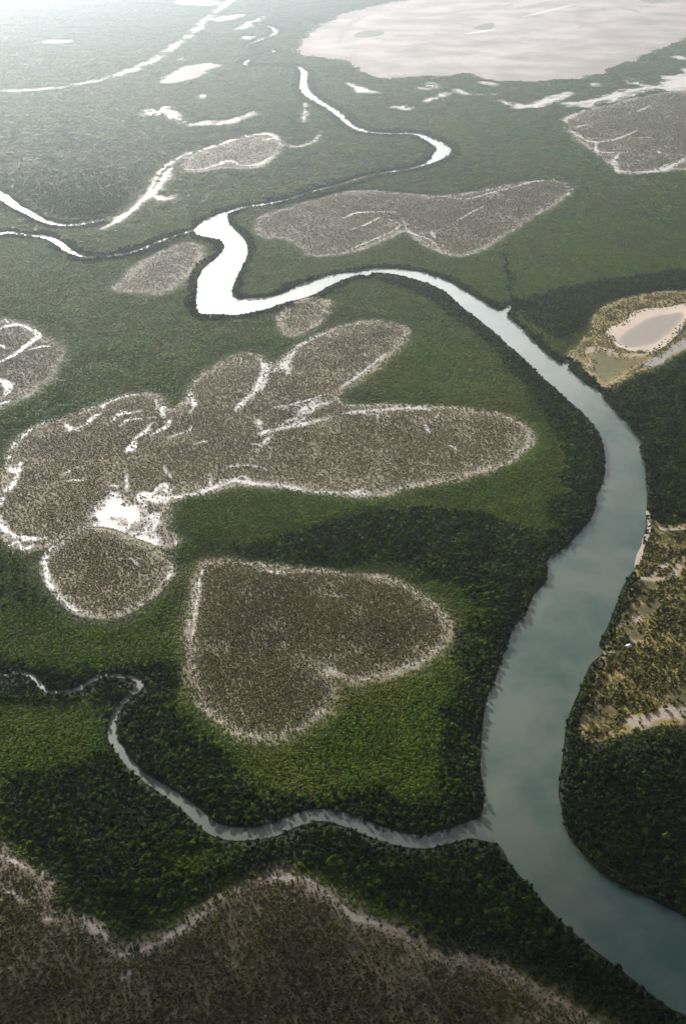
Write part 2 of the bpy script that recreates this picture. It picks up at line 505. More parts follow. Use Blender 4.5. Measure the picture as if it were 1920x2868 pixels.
FAN = S('F', [(265, 660), (300, 620), (350, 585), (420, 556), (460, 568), (440, 615), (380, 665), (320, 668)])
EASTM = S('F', [(1290, 276), (1330, 255), (1400, 240), (1470, 222), (1560, 210), (1750, 220), (1880, 290), (1800, 370), (1650, 385), (1568, 385), (1530, 388), (1470, 396), (1420, 396), (1393, 372), (1360, 347), (1310, 312)])
WESTM = S('F', [(-330, 700), (-150, 705), (0, 732), (60, 743), (95, 770), (140, 800), (132, 832), (100, 872), (50, 910), (-80, 950), (-250, 930), (-360, 800)])
DULL = S('1', [(-600, 640), (-80, 610), (100, 590), (300, 600), (480, 622), (700, 622), (900, 600), (1050, 570), (1150, 515), (1250, 465), (1350, 462), (1395, 490), (1385, 550), (1440, 575), (1470, 600), (1440, 640), (1370, 668), (1290, 660), (1270, 615), (1190, 603), (1100, 625), (1000, 655), (900, 690), (830, 712), (770, 745), (740, 770), (725, 815), (690, 850), (650, 910), (600, 960), (540, 985), (440, 1010), (330, 1022), (230, 1012), (180, 990), (110, 945), (60, 905), (-80, 860), (-600, 790)])


def braid(ribs, n, spread, thin):
    """side threads running beside each far streak"""
    out = []
    for k, r_ in enumerate(ribs):
        for j in range(n):
            i0 = random.randrange(0, max(1, len(r_) // 2))
            i1 = min(len(r_), i0 + max(4, int(len(r_) * random.uniform(0.3, 0.7))))
            q = r_[i0:i1].copy()
            if len(q) < 2:
                continue
            off = spread * np.median(r_[:, 2]) * random.choice((-1, 1)) * random.uniform(0.5, 1.2)
            q[:, 1] += off + 0.5 * spread * np.median(r_[:, 2]) * np.sin(np.arange(len(q)) * 0.9 + k)
            q[:, 2] *= thin * random.uniform(0.6, 1.4)
            out.append(q)
    return ribs + out


CRESC = S('1', [(835, 760), (855, 730), (920, 690), (1000, 662), (1100, 630), (1190, 608), (1250, 615), (1285, 655), (1265, 700), (1210, 745), (1150, 768), (1000, 770), (900, 785), (850, 785)])
SALT = (S('1', [(1380, 240), (1390, 180), (1470, 120), (1568, 70)]) + S('2', [(100, 40), (250, 10), (350, -8), (500, -25), (900, -40), (1300, -45), (1650, -30), (1700, 120), (1568, 172), (1450, 215), (1330, 270), (1250, 300), (1150, 343), (1000, 362), (850, 370), (720, 370), (620, 350), (560, 332), (400, 342), (200, 355), (80, 320), (0, 270), (-80, 265)]))
PANM = S('c', [(2700, 420), (2300, 240), (1900, 165), (1568, 160), (1300, 170), (1050, 195), (850, 245), (640, 320), (520, 400), (460, 490), (430, 600), (380, 700), (290, 800), (200, 880), (180, 960), (280, 1000), (350, 1100), (440, 1200), (520, 1280), (580, 1330), (700, 1250), (870, 1160), (1000, 1100), (1200, 1010), (1400, 890), (1568, 780), (1900, 640), (2400, 560)])
PAN = S('c', [(590, 690), (640, 600), (750, 560), (860, 490), (900, 420), (1060, 370), (1250, 360), (1400, 340), (1568, 305), (1900, 270), (2200, 320), (2250, 400), (1900, 470), (1700, 500), (1545, 540), (1500, 640), (1400, 740), (1280, 840), (1150, 895), (1000, 890), (880, 880), (750, 840), (690, 780), (640, 720)])
SCRUB = (S('a', [(1150, 180), (1200, 215), (1330, 245), (1568, 235), (2000, 220), (2600, 330)]) + S('b', [(2700, 900), (2300, 1080), (1900, 1180), (1568, 1220), (1400, 1235), (1250, 1240), (1100, 1250), (950, 1300), (750, 1350), (560, 1400), (420, 1440), (300, 1420), (310, 1330), (330, 1200), (370, 1050), (400, 900), (470, 750), (520, 650), (600, 540), (560, 430), (620, 350), (740, 240), (730, 130), (770, 20)])
         + S('a', [(860, 1250), (880, 1100), (930, 980), (1000, 880), (960, 770), (1010, 600), (1080, 430), (1130, 300)]))
FRONT = S('F', [(-450, 1850), (-200, 1880), (-80, 1920), (-10, 1942), (30, 1962), (90, 2002), (120, 2050), (132, 2090), (200, 2100), (250, 2140), (300, 2172), (330, 2160), (400, 2122), (470, 2072), (540, 2032), (600, 2005), (650, 1998), (700, 2012), (760, 2052), (800, 2085), (860, 2112), (930, 2142), (1000, 2180), (1100, 2202), (1200, 2240), (1300, 2300), (1400, 2365), (1500, 2460), (1500, 2760), (-450, 2760)])

W_river = poly_w(RIVER, 4)
W_upper, W_cfar, W_cmid, W_cnear, W_trib = (rib_w(q) for q in (UPPER, CREEK_FAR, CREEK_MID, CREEK_NEAR, TRIB))
W_POLYS, W_RIBS = [W_river], [W_upper, W_cfar, W_cmid, W_cnear, W_trib]


def rib(space, pts, w):
    """a ribbon of one width, tapered a little at its ends"""
    q = S(space, pts)
    if len(q) == 2:
        (x0, y0), (x1, y1) = q
        q = [(x0 + (x1 - x0) * t, y0 + (y1 - y0) * t) for t in (-0.1, 0.12, 0.4, 0.7, 0.9, 1.1)]
        ws = [w * k for k in (0.25, 0.75, 1.05, 0.9, 0.6, 0.2)]
    else:
        m = len(q)
        ws = [w * (0.4 if i in (0, m - 1) else 1.0 + 0.3 * math.sin(i * 2.3 + q[0][0])) for i in range(m)]
    return rib_w([(x, y, v) for (x, y), v in zip(q, ws)])


WET_BUTTER = [
    rib('d', [(180, 620), (230, 540), (300, 490), (400, 440), (500, 395), (600, 355), (700, 325), (800, 300), (900, 295)], 5),
    rib('d', [(940, 320), (950, 270), (1010, 245), (1080, 215), (1180, 185), (1280, 170)], 6),
    rib('d', [(1420, 210), (1440, 260), (1430, 320)], 4), rib('d', [(1530, 270), (1480, 320), (1500, 390)], 10),
    rib('d', [(1560, 400), (1530, 460), (1440, 520), (1380, 555)], 7), rib('d', [(1400, 430), (1340, 510), (1270, 560), (1215, 590)], 7),
    rib('d', [(1250, 620), (1200, 670), (1150, 710)], 11), rib('d', [(1030, 420), (1090, 360), (1180, 350), (1280, 330)], 9),
    rib('d', [(1080, 480), (1130, 440), (1180, 410), (1300, 400), (1410, 385)], 4.5), rib('d', [(590, 430), (640, 480), (700, 490), (800, 450), (840, 400), (930, 345)], 6.5),
    rib('d', [(130, 605), (130, 655)], 9), rib('d', [(80, 740), (90, 760)], 4), rib('d', [(95, 830), (110, 880), (160, 860), (150, 940), (100, 1030), (20, 1075)], 9),
    rib('d', [(15, 1100), (20, 1190)], 5), rib('d', [(0, 1290), (20, 1380), (90, 1450), (180, 1490), (300, 1500), (420, 1490)], 9),
    rib('d', [(1040, 1080), (1050, 1180), (980, 1270), (930, 1330), (1000, 1400), (1080, 1470), (1180, 1500), (1300, 1530), (1400, 1560)], 32),
    rib('d', [(740, 1410), (880, 1395)], 9), rib('d', [(1320, 1080), (1370, 1140), (1480, 1130), (1568, 1115)], 20),
    rib('d', [(960, 1300), (1120, 1250), (1210, 1300), (1150, 1400)], 34), rib('d', [(1340, 1330), (1420, 1280), (1400, 1420)], 18), rib('d', [(1250, 1180), (1330, 1100), (1400, 1160)], 14), rib('d', [(1320, 1400), (1380, 1450)], 9),
    rib('d', [(590, 970), (700, 965), (800, 960)], 3), rib('d', [(580, 910), (700, 850), (760, 845)], 3), rib('d', [(1000, 1015), (1100, 1020)], 5), rib('d', [(1160, 900), (1160, 1060)], 4),
    rib('5', [(360, 72), (430, 60), (520, 90), (600, 130), (680, 155), (750, 180), (785, 225)], 9), rib('5', [(800, 122), (825, 128)], 6),
    rib('3', [(710, 1110), (790, 1100), (880, 1085), (960, 1060), (1020, 1040), (1070, 1022), (1150, 1035), (1240, 1042), (1320, 1052), (1400, 1075), (1480, 1075), (1568, 1082)], 9),
    rib('4', [(0, 1080), (60, 1080), (120, 1090)], 8), rib('3', [(960, 1000), (962, 1060)], 3.5),
    rib('e', [(1568, 260), (1480, 295), (1400, 320), (1330, 370), (1270, 400), (1220, 450)], 7), rib('e', [(1260, 430), (1200, 500), (1165, 560), (1200, 640)], 15), rib('e', [(1130, 590), (1050, 630)], 7),
    rib('e', [(945, 510), (980, 570), (960, 650), (930, 740), (880, 820), (820, 860), (770, 920), (710, 985)], 9), rib('e', [(1070, 510), (1010, 600), (990, 700), (950, 800)], 8),
    rib('e', [(350, 710), (300, 760), (280, 810), (320, 880), (340, 930), (290, 1000)], 8),
    rib('e', [(1030, 960), (1130, 940), (1250, 920), (1350, 890), (1480, 850), (1568, 820)], 5.5), rib('e', [(1568, 900), (1450, 940), (1370, 970), (1300, 1020)], 17), rib('e', [(1300, 1040), (1150, 1090)], 4.5),
    rib('e', [(1568, 1055), (1450, 1075), (1300, 1110), (1180, 1130), (1080, 1155), (980, 1180), (930, 1210)], 10), rib('e', [(915, 1085), (960, 1150)], 7), rib('e', [(1060, 1200), (1000, 1250), (940, 1290), (860, 1280)], 6),
    rib('e', [(310, 1100), (300, 1160), (200, 1190), (100, 1230)], 4), rib('e', [(590, 1520), (750, 1480), (900, 1490), (1000, 1520)], 3), rib('e', [(330, 1290), (420, 1265), (510, 1240)], 2.8),
    rib('4', [(0, 716), (60, 708), (150, 700), (250, 693), (330, 690), (410, 700)], 8), rib('4', [(440, 705), (420, 745)], 3), rib('4', [(150, 700), (160, 732)], 5), rib('4', [(375, 765), (392, 802)], 5), rib('4', [(480, 860), (525, 876)], 3.5),
    rib('4', [(-20, 602), (60, 550), (110, 510), (160, 470), (200, 440)], 5.5), rib('3', [(750, 965), (785, 1015)], 3.5),
]
WET_ROUND = [rib('5', [(290, 128), (230, 160), (205, 220), (230, 320), (270, 380), (330, 430), (375, 458)], 6.5), rib('5', [(790, 225), (780, 270), (765, 300)], 4), rib('5', [(600, 200), (640, 240)], 4), rib('5', [(135, 225), (170, 250)], 5)]
WET_HEART = [rib('5', [(930, 235), (915, 300), (905, 380), (890, 470), (880, 560)], 3.2), rib('5', [(1190, 255), (1260, 265), (1330, 268)], 4.5), rib('5', [(1480, 690), (1520, 715), (1568, 735)], 3.4), rib('5', [(1490, 370), (1568, 372)], 2.2)]
WET_FRONT = [rib('7', [(370, 690), (450, 750), (510, 790)], 8), rib('7', [(650, 840), (720, 810), (800, 755), (880, 705), (980, 640)], 5.5), rib('7', [(590, 870), (600, 830), (640, 780), (660, 750)], 3.4), rib('7', [(510, 840), (560, 860), (600, 900)], 3), rib('7', [(190, 690), (240, 700)], 4),
             rib('7', [(0, 400), (60, 430), (130, 470), (220, 500), (250, 600)], 3), rib('7', [(0, 560), (70, 580), (110, 620), (230, 550)], 2.6), rib('7', [(1230, 510), (1300, 505), (1390, 510), (1470, 560), (1540, 620)], 4.5), rib('8', [(0, 640), (60, 690), (160, 720), (280, 750)], 5), rib('7', [(560, 970), (600, 930)], 3.5)]
WET_FARB = [rib('2', [(0, 1000), (60, 975), (150, 970), (240, 970)], 8), rib('2', [(40, 1050), (120, 1020), (170, 990)], 6), rib('2', [(200, 1000), (260, 1030), (210, 1065), (130, 1100), (20, 1145)], 5), rib('2', [(275, 1010), (300, 1060), (350, 1080), (400, 1100), (440, 1140)], 6),
            rib('2', [(520, 1010), (580, 975), (640, 945)], 8), rib('2', [(400, 890), (560, 910), (680, 880), (800, 850), (870, 830), (960, 828), (1000, 840)], 6), rib('2', [(1040, 870), (1020, 900)], 5), rib('2', [(405, 1060), (420, 1090)], 6)]
WET_EAST = [rib('2', [(1130, 490), (1060, 525), (1015, 555), (1020, 590), (1060, 610), (1110, 640), (1160, 650), (1250, 635), (1350, 595)], 13), rib('2', [(1060, 580), (1130, 568)], 9), rib('2', [(1160, 650), (1160, 690), (1250, 700), (1300, 695)], 9), rib('2', [(1260, 702), (1235, 740), (1250, 780), (1320, 786), (1400, 785), (1480, 770), (1568, 725), (1640, 690)], 17), rib('2', [(1568, 770), (1545, 810), (1568, 850)], 14), rib('2', [(1345, 510), (1400, 485)], 9), rib('2', [(1350, 630), (1410, 628)], 7), rib('2', [(1430, 690), (1450, 700)], 9)]
WET_WEST = [rib('3', [(-10, 330), (60, 310), (120, 320), (175, 355), (130, 400), (60, 450), (0, 480)], 11), rib('3', [(130, 425), (200, 408), (225, 412)], 8), rib('3', [(-10, 550), (40, 590), (20, 640)], 13), rib('3', [(20, 275), (40, 300)], 8), rib('3', [(0, 670), (40, 660)], 6), rib('3', [(0, 400), (40, 420)], 6)]
WET_CRESC = [rib('1', [(860, 705), (920, 685), (1000, 662), (1100, 630), (1190, 613), (1250, 622), (1285, 660)], 20), rib('1', [(1200, 640), (1260, 632)], 14), rib('1', [(845, 775), (920, 775), (1000, 752), (1050, 735), (1100, 755), (1180, 752), (1250, 712)], 13)]
WET_SHORE = [rib('1', [(180, 1000), (230, 1022), (330, 1030), (440, 1014), (560, 987), (620, 948), (690, 862), (738, 778), (830, 716), (870, 700)], 9), rib('1', [(1285, 662), (1370, 670), (1440, 642), (1470, 600)], 5), rib('1', [(790, 760), (760, 800), (735, 840), (700, 880), (640, 930)], 17), rib('1', [(700, 890), (740, 910), (790, 905)], 16), rib('1', [(470, 1045), (550, 1000), (605, 970)], 15)]
WET_NW = [rib('1', [(650, 520), (700, 515), (760, 505), (800, 535), (840, 560)], 24), rib('1', [(860, 572), (950, 556), (1040, 555), (1110, 530), (1165, 508)], 17), rib('1', [(1395, 480), (1390, 550)], 8), rib('1', [(910, 446), (940, 440)], 18), rib('1', [(815, 268), (840, 268)], 16)]
PINK = [rib('1', [(775, 375), (800, 360), (850, 340), (930, 298), (985, 300)], 85), rib('1', [(1000, 95), (1050, 80), (1095, 70)], 150), rib('1', [(850, 5), (950, 20)], 190), rib('1', [(1130, 170), (1190, 180)], 55), rib('1', [(240, 190), (285, 190)], 95), rib('1', [(1100, 130), (1200, 80)], 40)]
LANE = [rib('1', [(-120, 416), (0, 415), (150, 411), (300, 396), (430, 371), (550, 340), (680, 286), (790, 216), (880, 150), (950, 82), (1020, 32), (1060, 0), (1120, -40)], 24)]
FARPALE = [rib('1', [(500, 140), (560, 95), (600, 72), (690, 82)], 90), rib('1', [(600, 72), (610, 40), (580, 20)], 60), rib('1', [(20, 215), (110, 155), (100, 110), (60, 80)], 70)]
WET_FARLINE = [rib('2', [(1000, 475), (1080, 470), (1150, 460), (1230, 440), (1300, 420), (1370, 405), (1450, 400), (1500, 400)], 30), rib('2', [(1490, 410), (1540, 380), (1590, 330)], 90), rib('2', [(1530, 430), (1550, 490)], 40), rib('2', [(715, 460), (770, 480), (840, 485), (920, 470), (1000, 440), (1030, 425)], 30), rib('2', [(520, 410), (580, 432), (700, 432)], 22), rib('2', [(20, 380), (80, 410), (150, 422)], 28), rib('2', [(370, 465), (460, 432)], 18), rib('2', [(425, 350), (490, 338), (555, 330)], 22), rib('2', [(1300, 385), (1350, 375)], 40), rib('2', [(230, 490), (300, 490)], 22), rib('2', [(1130, 385), (1165, 385)], 18), rib('2', [(1520, 265), (1560, 262)], 25), rib('2', [(640, 375), (690, 380)], 18), rib('2', [(350, 400), (430, 385)], 26)]

WET_FARLINE = braid(WET_FARLINE, 4, 1.3, 0.35)
WET_NW = braid(WET_NW, 4, 1.6, 0.45)
WET_EAST = braid(WET_EAST, 1, 1.2, 0.4)
WET_BUTTER = braid(WET_BUTTER, 1, 1.4, 0.4)
WET_SHORE = braid(WET_SHORE, 2, 1.3, 0.5)

SAND_SCRUB = [rib('a', [(1200, 212), (1280, 268), (1400, 272), (1500, 262), (1600, 240)], 6), rib('a', [(1540, 600), (1480, 720), (1420, 825), (1330, 860), (1200, 880), (1100, 882), (980, 860)], 8), rib('a', [(1420, 640), (1300, 720), (1200, 800), (1130, 860)], 7), rib('a', [(890, 1325), (960, 1350), (940, 1400)], 11), rib('a', [(750, 1460), (850, 1400)], 5), rib('a', [(1010, 1170), (1050, 1180)], 4),
              rib('b', [(580, 400), (650, 365), (800, 372)], 6), rib('b', [(860, 190), (920, 240), (1050, 232)], 5), rib('b', [(345, 1070), (335, 1200), (320, 1330)], 3.2), rib('b', [(1700, 1050), (1568, 1075), (1400, 1100), (1300, 1140), (1150, 1185), (1000, 1225), (850, 1250)], 15), rib('b', [(620, 1040), (660, 1055)], 4), rib('b', [(1450, 1130), (1600, 1130)], 18), rib('b', [(520, 1075), (545, 1080)], 3)]
WET_SCRUB = [rib('a', [(1000, 940), (1100, 950), (1180, 970)], 9), rib('a', [(980, 1250), (1080, 1260), (1180, 1180), (1230, 1120)], 13), rib('a', [(830, 1500), (900, 1480), (1000, 1500)], 11), rib('b', [(900, 150), (960, 190)], 12), rib('b', [(420, 1050), (560, 1080), (700, 1110)], 14), rib('b', [(400, 1180), (520, 1160)], 11), rib('a', [(900, 1100), (950, 1080)], 7), rib('b', [(1568, 900), (1450, 950)], 22), rib('a', [(1180, 230), (1180, 290)], 5)]
DARK_SCRUB = [rib('b', [(1200, 1130), (1050, 1170), (900, 1205), (700, 1290), (520, 1370), (330, 1400)], 4.5), rib('a', [(1000, 830), (1100, 830), (1250, 740), (1400, 620)], 7), rib('a', [(1100, 370), (1030, 560), (970, 740)], 2.2)]
SAND_PAN = [rib('c', [(340, 920), (430, 860), (520, 855), (640, 870), (700, 915), (850, 935), (1000, 930), (1160, 908)], 14), rib('c', [(350, 960), (400, 1030), (350, 1100), (420, 1180), (520, 1270)], 5), rib('c', [(280, 1030), (370, 1050)], 5), rib('c', [(560, 1330), (700, 1240), (850, 1160)], 4.5)]
GREY_PAN = [rib('c', [(2700, 540), (2200, 560), (1700, 690), (1568, 770), (1450, 860), (1330, 930), (1200, 1010), (1050, 1090)], 15)]
DARK_PAN = [rib('c', [(360, 1120), (440, 1200), (540, 1290)], 3), rib('c', [(870, 1150), (1000, 1085), (1130, 995), (1200, 920), (1190, 870)], 7), rib('c', [(1290, 840), (1400, 760), (1500, 650), (1600, 560)], 9)]
GRASS_PAN = [poly_w(S('c', [(350, 950), (520, 880), (700, 950), (900, 960), (1150, 925), (1130, 990), (1000, 1070), (850, 1150), (700, 1230), (560, 1320), (520, 1270), (360, 1100), (400, 1030)]))]
MID_PAN = [poly_w(S('c', [(780, 740), (900, 640), (1050, 540), (1200, 470), (1400, 440), (1500, 430), (1480, 520), (1350, 640), (1260, 720), (1100, 800), (900, 830), (800, 800)]))]

SALT_ISLES = [poly_w(S('2', [(42, 160), (70, 146), (120, 138), (185, 142), (192, 155), (150, 168), (90, 173), (50, 171)])), poly_w(S('2', [(588, 130), (640, 108), (695, 106), (692, 122), (670, 141), (620, 136)])), poly_w(S('2', [(1350, 2), (1400, -5), (1480, 5), (1420, 18)]))]
SALT_STREAKS = [rib('2', [(230, 82), (400, 72), (560, 46), (700, 36), (780, 15)], 70), rib('2', [(360, 118), (480, 96), (560, 118)], 60), rib('2', [(760, 44), (850, 32), (950, 4)], 90), rib('2', [(420, 160), (470, 165)], 50), rib('2', [(1080, 130), (1120, 100)], 30), rib('2', [(1180, 30), (1300, 40), (1350, 60)], 60), rib('2', [(-20, 200), (20, 120), (120, 60)], 50)]
SALT_WHITE = [rib('2', [(830, 76), (950, 46), (1060, 20)], 40), rib('2', [(560, 155), (690, 135)], 40), rib('2', [(1240, 290), (1330, 275)], 8)]
P = {k: poly_w(v) for k, v in dict(heart=HEART, round=ROUND, butter=BUTTER, oval=OVAL, farb=FARB, fan=FAN, east=EASTM, west=WESTM, dull=DULL, cresc=CRESC, salt=SALT, panm=PANM, pan=PAN, scrub=SCRUB, front=FRONT).items()}

# ------------------------------------------------------------------ ground, water, flats
GX, GY0, GY1 = 10500.0, -1200.0, 13000.0
g = mesh_obj('ground', [(-GX, GY0, 0), (GX, GY0, 0), (GX, GY1, 0), (-GX, GY1, 0)], [(0, 1, 2, 3)], M_ground)
tag(g, 'dark muddy ground beneath the mangrove canopy', 'ground', kind='structure')


def ngon(name, poly, z, mat):
    return mesh_obj(name, [(x, y, z) for x, y in poly], [tuple(range(len(poly)))], mat)


def strip(name, rb, z, mat, jit=0.0):
    q = rb[:, :2]
    t = np.gradient(q, axis=0)
    t /= np.linalg.norm(t, axis=1)[:, None] + 1e-9
    nrm = np.stack([-t[:, 1], t[:, 0]], 1)
    w = rb[:, 2:3] / 2
    j1 = 1 + jit * (rng.random((len(q), 1)) - 0.5)
    j2 = 1 + jit * (rng.random((len(q), 1)) - 0.5)
    a, b = q + nrm * w * j1, q - nrm * w * j2
    v = [(x, y, z) for x, y in a] + [(x, y, z) for x, y in b]
    m = len(q)
    return mesh_obj(name, v, [(i, i + m, i + m + 1, i + 1) for i in range(m - 1)], mat)


tag(ngon('river', W_river, 0.50, M_river), 'wide winding river, white with glare far off and teal nearby', 'river', kind='structure')
tag(strip('river_reach', W_upper, 0.46, M_river), 'narrow upper reach of the river winding into the haze', 'river', kind='structure')
tag(strip('creek', W_cfar, 0.42, M_creek), 'white creek entering at the left edge along the dull tidal flat', 'creek', kind='structure')
tag(strip('creek', W_cmid, 0.44, M_creek), 'thin creek from the left edge joining the bright river bend', 'creek', kind='structure')
tag(strip('creek', W_cnear, 0.40, M_creek), 'thin pale creek winding below the heart into the river', 'creek', kind='structure')
tag(strip('creek', W_trib, 0.38, M_creek), 'short inlet of the river on its right bank before the bend', 'creek', kind='structure')


def patch(name, mat, polys, ribs, step, z, margin=24.0, rim_w=9.0, wet=(), wetpoly=(), sand=(), dark=(), grass=(), rim_k=1.0, wet_pool=True, crop=True):
    """a sheet of open ground over its outlines with painted fields for rim, wet crust, sand, ditches, grass"""
    allp = np.concatenate([q[:, :2] for q in list(polys) + list(ribs)])
    lo, hi = allp.min(0) - margin, allp.max(0) + margin
    xs, ys = np.arange(lo[0], hi[0] + step, step), np.arange(lo[1], hi[1] + step, step)
    G = np.stack(np.meshgrid(xs, ys, indexing='ij'), 2).reshape(-1, 2)
    sd = sd_all(G, polys, ribs, margin + 20)
    keep = sd < margin
    cell = keep.reshape(len(xs), len(ys))
    c = cell[:-1, :-1] & cell[1:, :-1] & cell[1:, 1:] & cell[:-1, 1:]
    idx = np.arange(len(G)).reshape(len(xs), len(ys))
    q = np.stack([idx[:-1, :-1][c], idx[1:, :-1][c], idx[1:, 1:][c], idx[:-1, 1:][c]], 1)
    used = np.unique(q)
    remap = np.full(len(G), -1)
    remap[used] = np.arange(len(used))
    q = remap[q]
    V, sd = G[used], sd[used]
    zz = z + 0.03 * (vnoise(V, 20, 5) - 0.5)
    o = mesh_obj(name, np.column_stack([V, zz]), q, mat)
    wob = sd + 0.9 * rim_w * (vnoise(V, 25, 3) - 0.5)
    al = sstep(0.25, 0.7, vnoise(V, 75, 9))
    add_attr(o, 'rim', rim_k * np.clip(np.exp(-(wob / (0.62 * rim_w)) ** 2) * (0.2 + 0.9 * al) + 0.7 * np.exp(-np.maximum(-wob, 0) / (3.0 * rim_w)) * (wob < 0), 0, 1))
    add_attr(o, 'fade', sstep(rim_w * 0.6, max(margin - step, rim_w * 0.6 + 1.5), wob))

    def fld(rb, pl=(), k=1.0):
        d = np.full(len(V), -1.0)
        for r_ in rb:
            w = np.median(r_[:, 2])
            d = np.maximum(d, np.clip(-sd_rib(V, r_, 60) / (0.6 * w + 2.0), -1, 1))
        for p_ in pl:
            d = np.maximum(d, np.clip(-sd_poly(V, p_, 60) / 12.0, -1, 1))
        return d * k
    add_attr(o, 'wet', fld(wet, wetpoly))
    add_attr(o, 'sand', fld(sand))
    add_attr(o, 'dark', fld(dark))
    add_attr(o, 'grass', np.clip(fld((), grass), 0, 1))
    return o


PATCHES = [
    ('marsh', M_heart, ['heart'], [], 1.6, 0.10, dict(rim_w=8, wet=WET_HEART), 'heart-shaped brown marsh clearing with a pale rim in the mangroves'),
    ('marsh', M_marsh, ['butter'], [], 2.0, 0.12, dict(rim_w=8, wet=WET_BUTTER), 'largest lobed marsh clearing with wet veins painted glare-white above the heart'),
    ('marsh', M_marsh, ['round'], [], 1.8, 0.18, dict(rim_w=6, wet=WET_ROUND, margin=7), 'small rounded marsh clearing to the upper left of the heart'),
    ('marsh', M_marsh, ['oval'], [], 2.5, 0.10, dict(rim_w=9), 'small oval pale clearing just below the white river bend'),
    ('marsh', M_far, ['farb'], [], 3.0, 0.10, dict(rim_w=13, wet=WET_FARB), 'wing-shaped pale clearing beyond the white river bend'),
    ('marsh', M_far, ['fan'], [], 3.0, 0.10, dict(rim_w=13), 'fan-shaped pale clearing left of the white river bend'),
    ('marsh', M_far, ['east'], [], 4.0, 0.10, dict(rim_w=12, wet=WET_EAST), 'grey marsh with wet veins painted glare-white at the upper right edge'),
    ('marsh', M_far, ['west'], [], 2.5, 0.10, dict(rim_w=9, wet=WET_WEST), 'marsh with wet veins painted glare-white at the left edge halfway up'),
    ('mudflat', M_far, [], WET_SHORE, 3.0, 0.10, dict(rim_w=10, wet=WET_SHORE), 'speckled white mud along the lower right shore of the hazy left forest'),
    ('marsh', M_far, ['cresc'], [], 4.0, 0.18, dict(rim_w=16, wet=WET_CRESC), 'crescent-shaped pale clearing right of the dull tidal flat'),
    ('salt_flat', M_salt, ['salt'], [], 10.0, 0.10, dict(rim_w=40, margin=50, grass=SALT_ISLES, sand=SALT_STREAKS, wet=SALT_WHITE), 'huge pinkish white salt flat at the top of the view'),
    ('mudflat', M_braid, [], WET_NW, 4.0, 0.22, dict(rim_w=8, wet=WET_NW), 'scattered white mud streaks above the dull tidal flat'),
    ('mudflat', M_braid, [], WET_FARLINE, 6.0, 0.08, dict(rim_w=14, wet=WET_FARLINE), 'broken white lines of wet mud below the salt flat'),
    ('salt_flat', M_pink, [], PINK, 8.0, 0.26, dict(rim_w=20), 'small pink salt patches in the haze at upper left'),
    ('sand_spit', M_spit, [], LANE, 8.0, 0.30, dict(rim_w=18), 'long pale curving sand spit in the haze at top left'),
    ('mudflat', M_dull, [], FARPALE, 10.0, 0.28, dict(rim_w=24, rim_k=0.8, margin=60), 'faint pale banks far off in the top left haze'),
    ('marsh', M_scrub, ['panm'], [], 2.2, 0.12, dict(rim_w=10, sand=SAND_PAN, dark=DARK_PAN, grass=GRASS_PAN, margin=18), 'brown marsh ringing the salt pan at the right edge'),
    ('salt_pan', M_pan, ['pan'], [], 2.2, 0.30, dict(rim_w=0.6, rim_k=0, margin=2.2, wetpoly=MID_PAN), 'cream salt pan with a grey middle at the right edge'),
    ('grassland', M_scrub, ['scrub'], [], 1.5, 0.12, dict(rim_w=5, rim_k=0.4, sand=SAND_SCRUB, wet=WET_SCRUB, dark=DARK_SCRUB, margin=6), 'yellow brown scrub grassland with sandy tracks on the right bank'),
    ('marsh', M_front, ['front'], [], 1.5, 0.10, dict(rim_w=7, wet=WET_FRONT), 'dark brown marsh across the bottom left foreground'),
]
for nm, mt, pk, rb, st, z, kw, lab in PATCHES:
    tag(patch(nm, mt, [P[k] for k in pk], rb, st, z, **kw), lab, nm.replace('_', ' '), kind='structure')
M_track = mat_plain('track_dust', (0.26, 0.24, 0.21), 0.95, 0.2, 0.15)
tag(strip('dirt_track', GREY_PAN[0], 0.20, M_track, 0.35), 'grey dirt track running from the right edge past the salt pan', 'track', kind='structure')
tag(strip('sand_bank', rib('a', [(1085, 50), (1115, 130), (1118, 220), (1105, 300), (1070, 400), (1035, 490), (1000, 590), (970, 680), (945, 745)], 4.6), 0.56, M_sand, 0.25), 'narrow cream sand bank along the right river shore', 'sand bank', kind='structure')

# ------------------------------------------------------------------ foliage prototypes
def ico(sub):
    bm = bmesh.new()
    bmesh.ops.create_icosphere(bm, subdivisions=sub, radius=1)
    v = np.array([x.co[:] for x in bm.verts])
    f = [[l.index for l in x.verts] for x in bm.faces]
    bm.free()
    return v, f


ICO1, ICO2 = ico(1), ico(2)


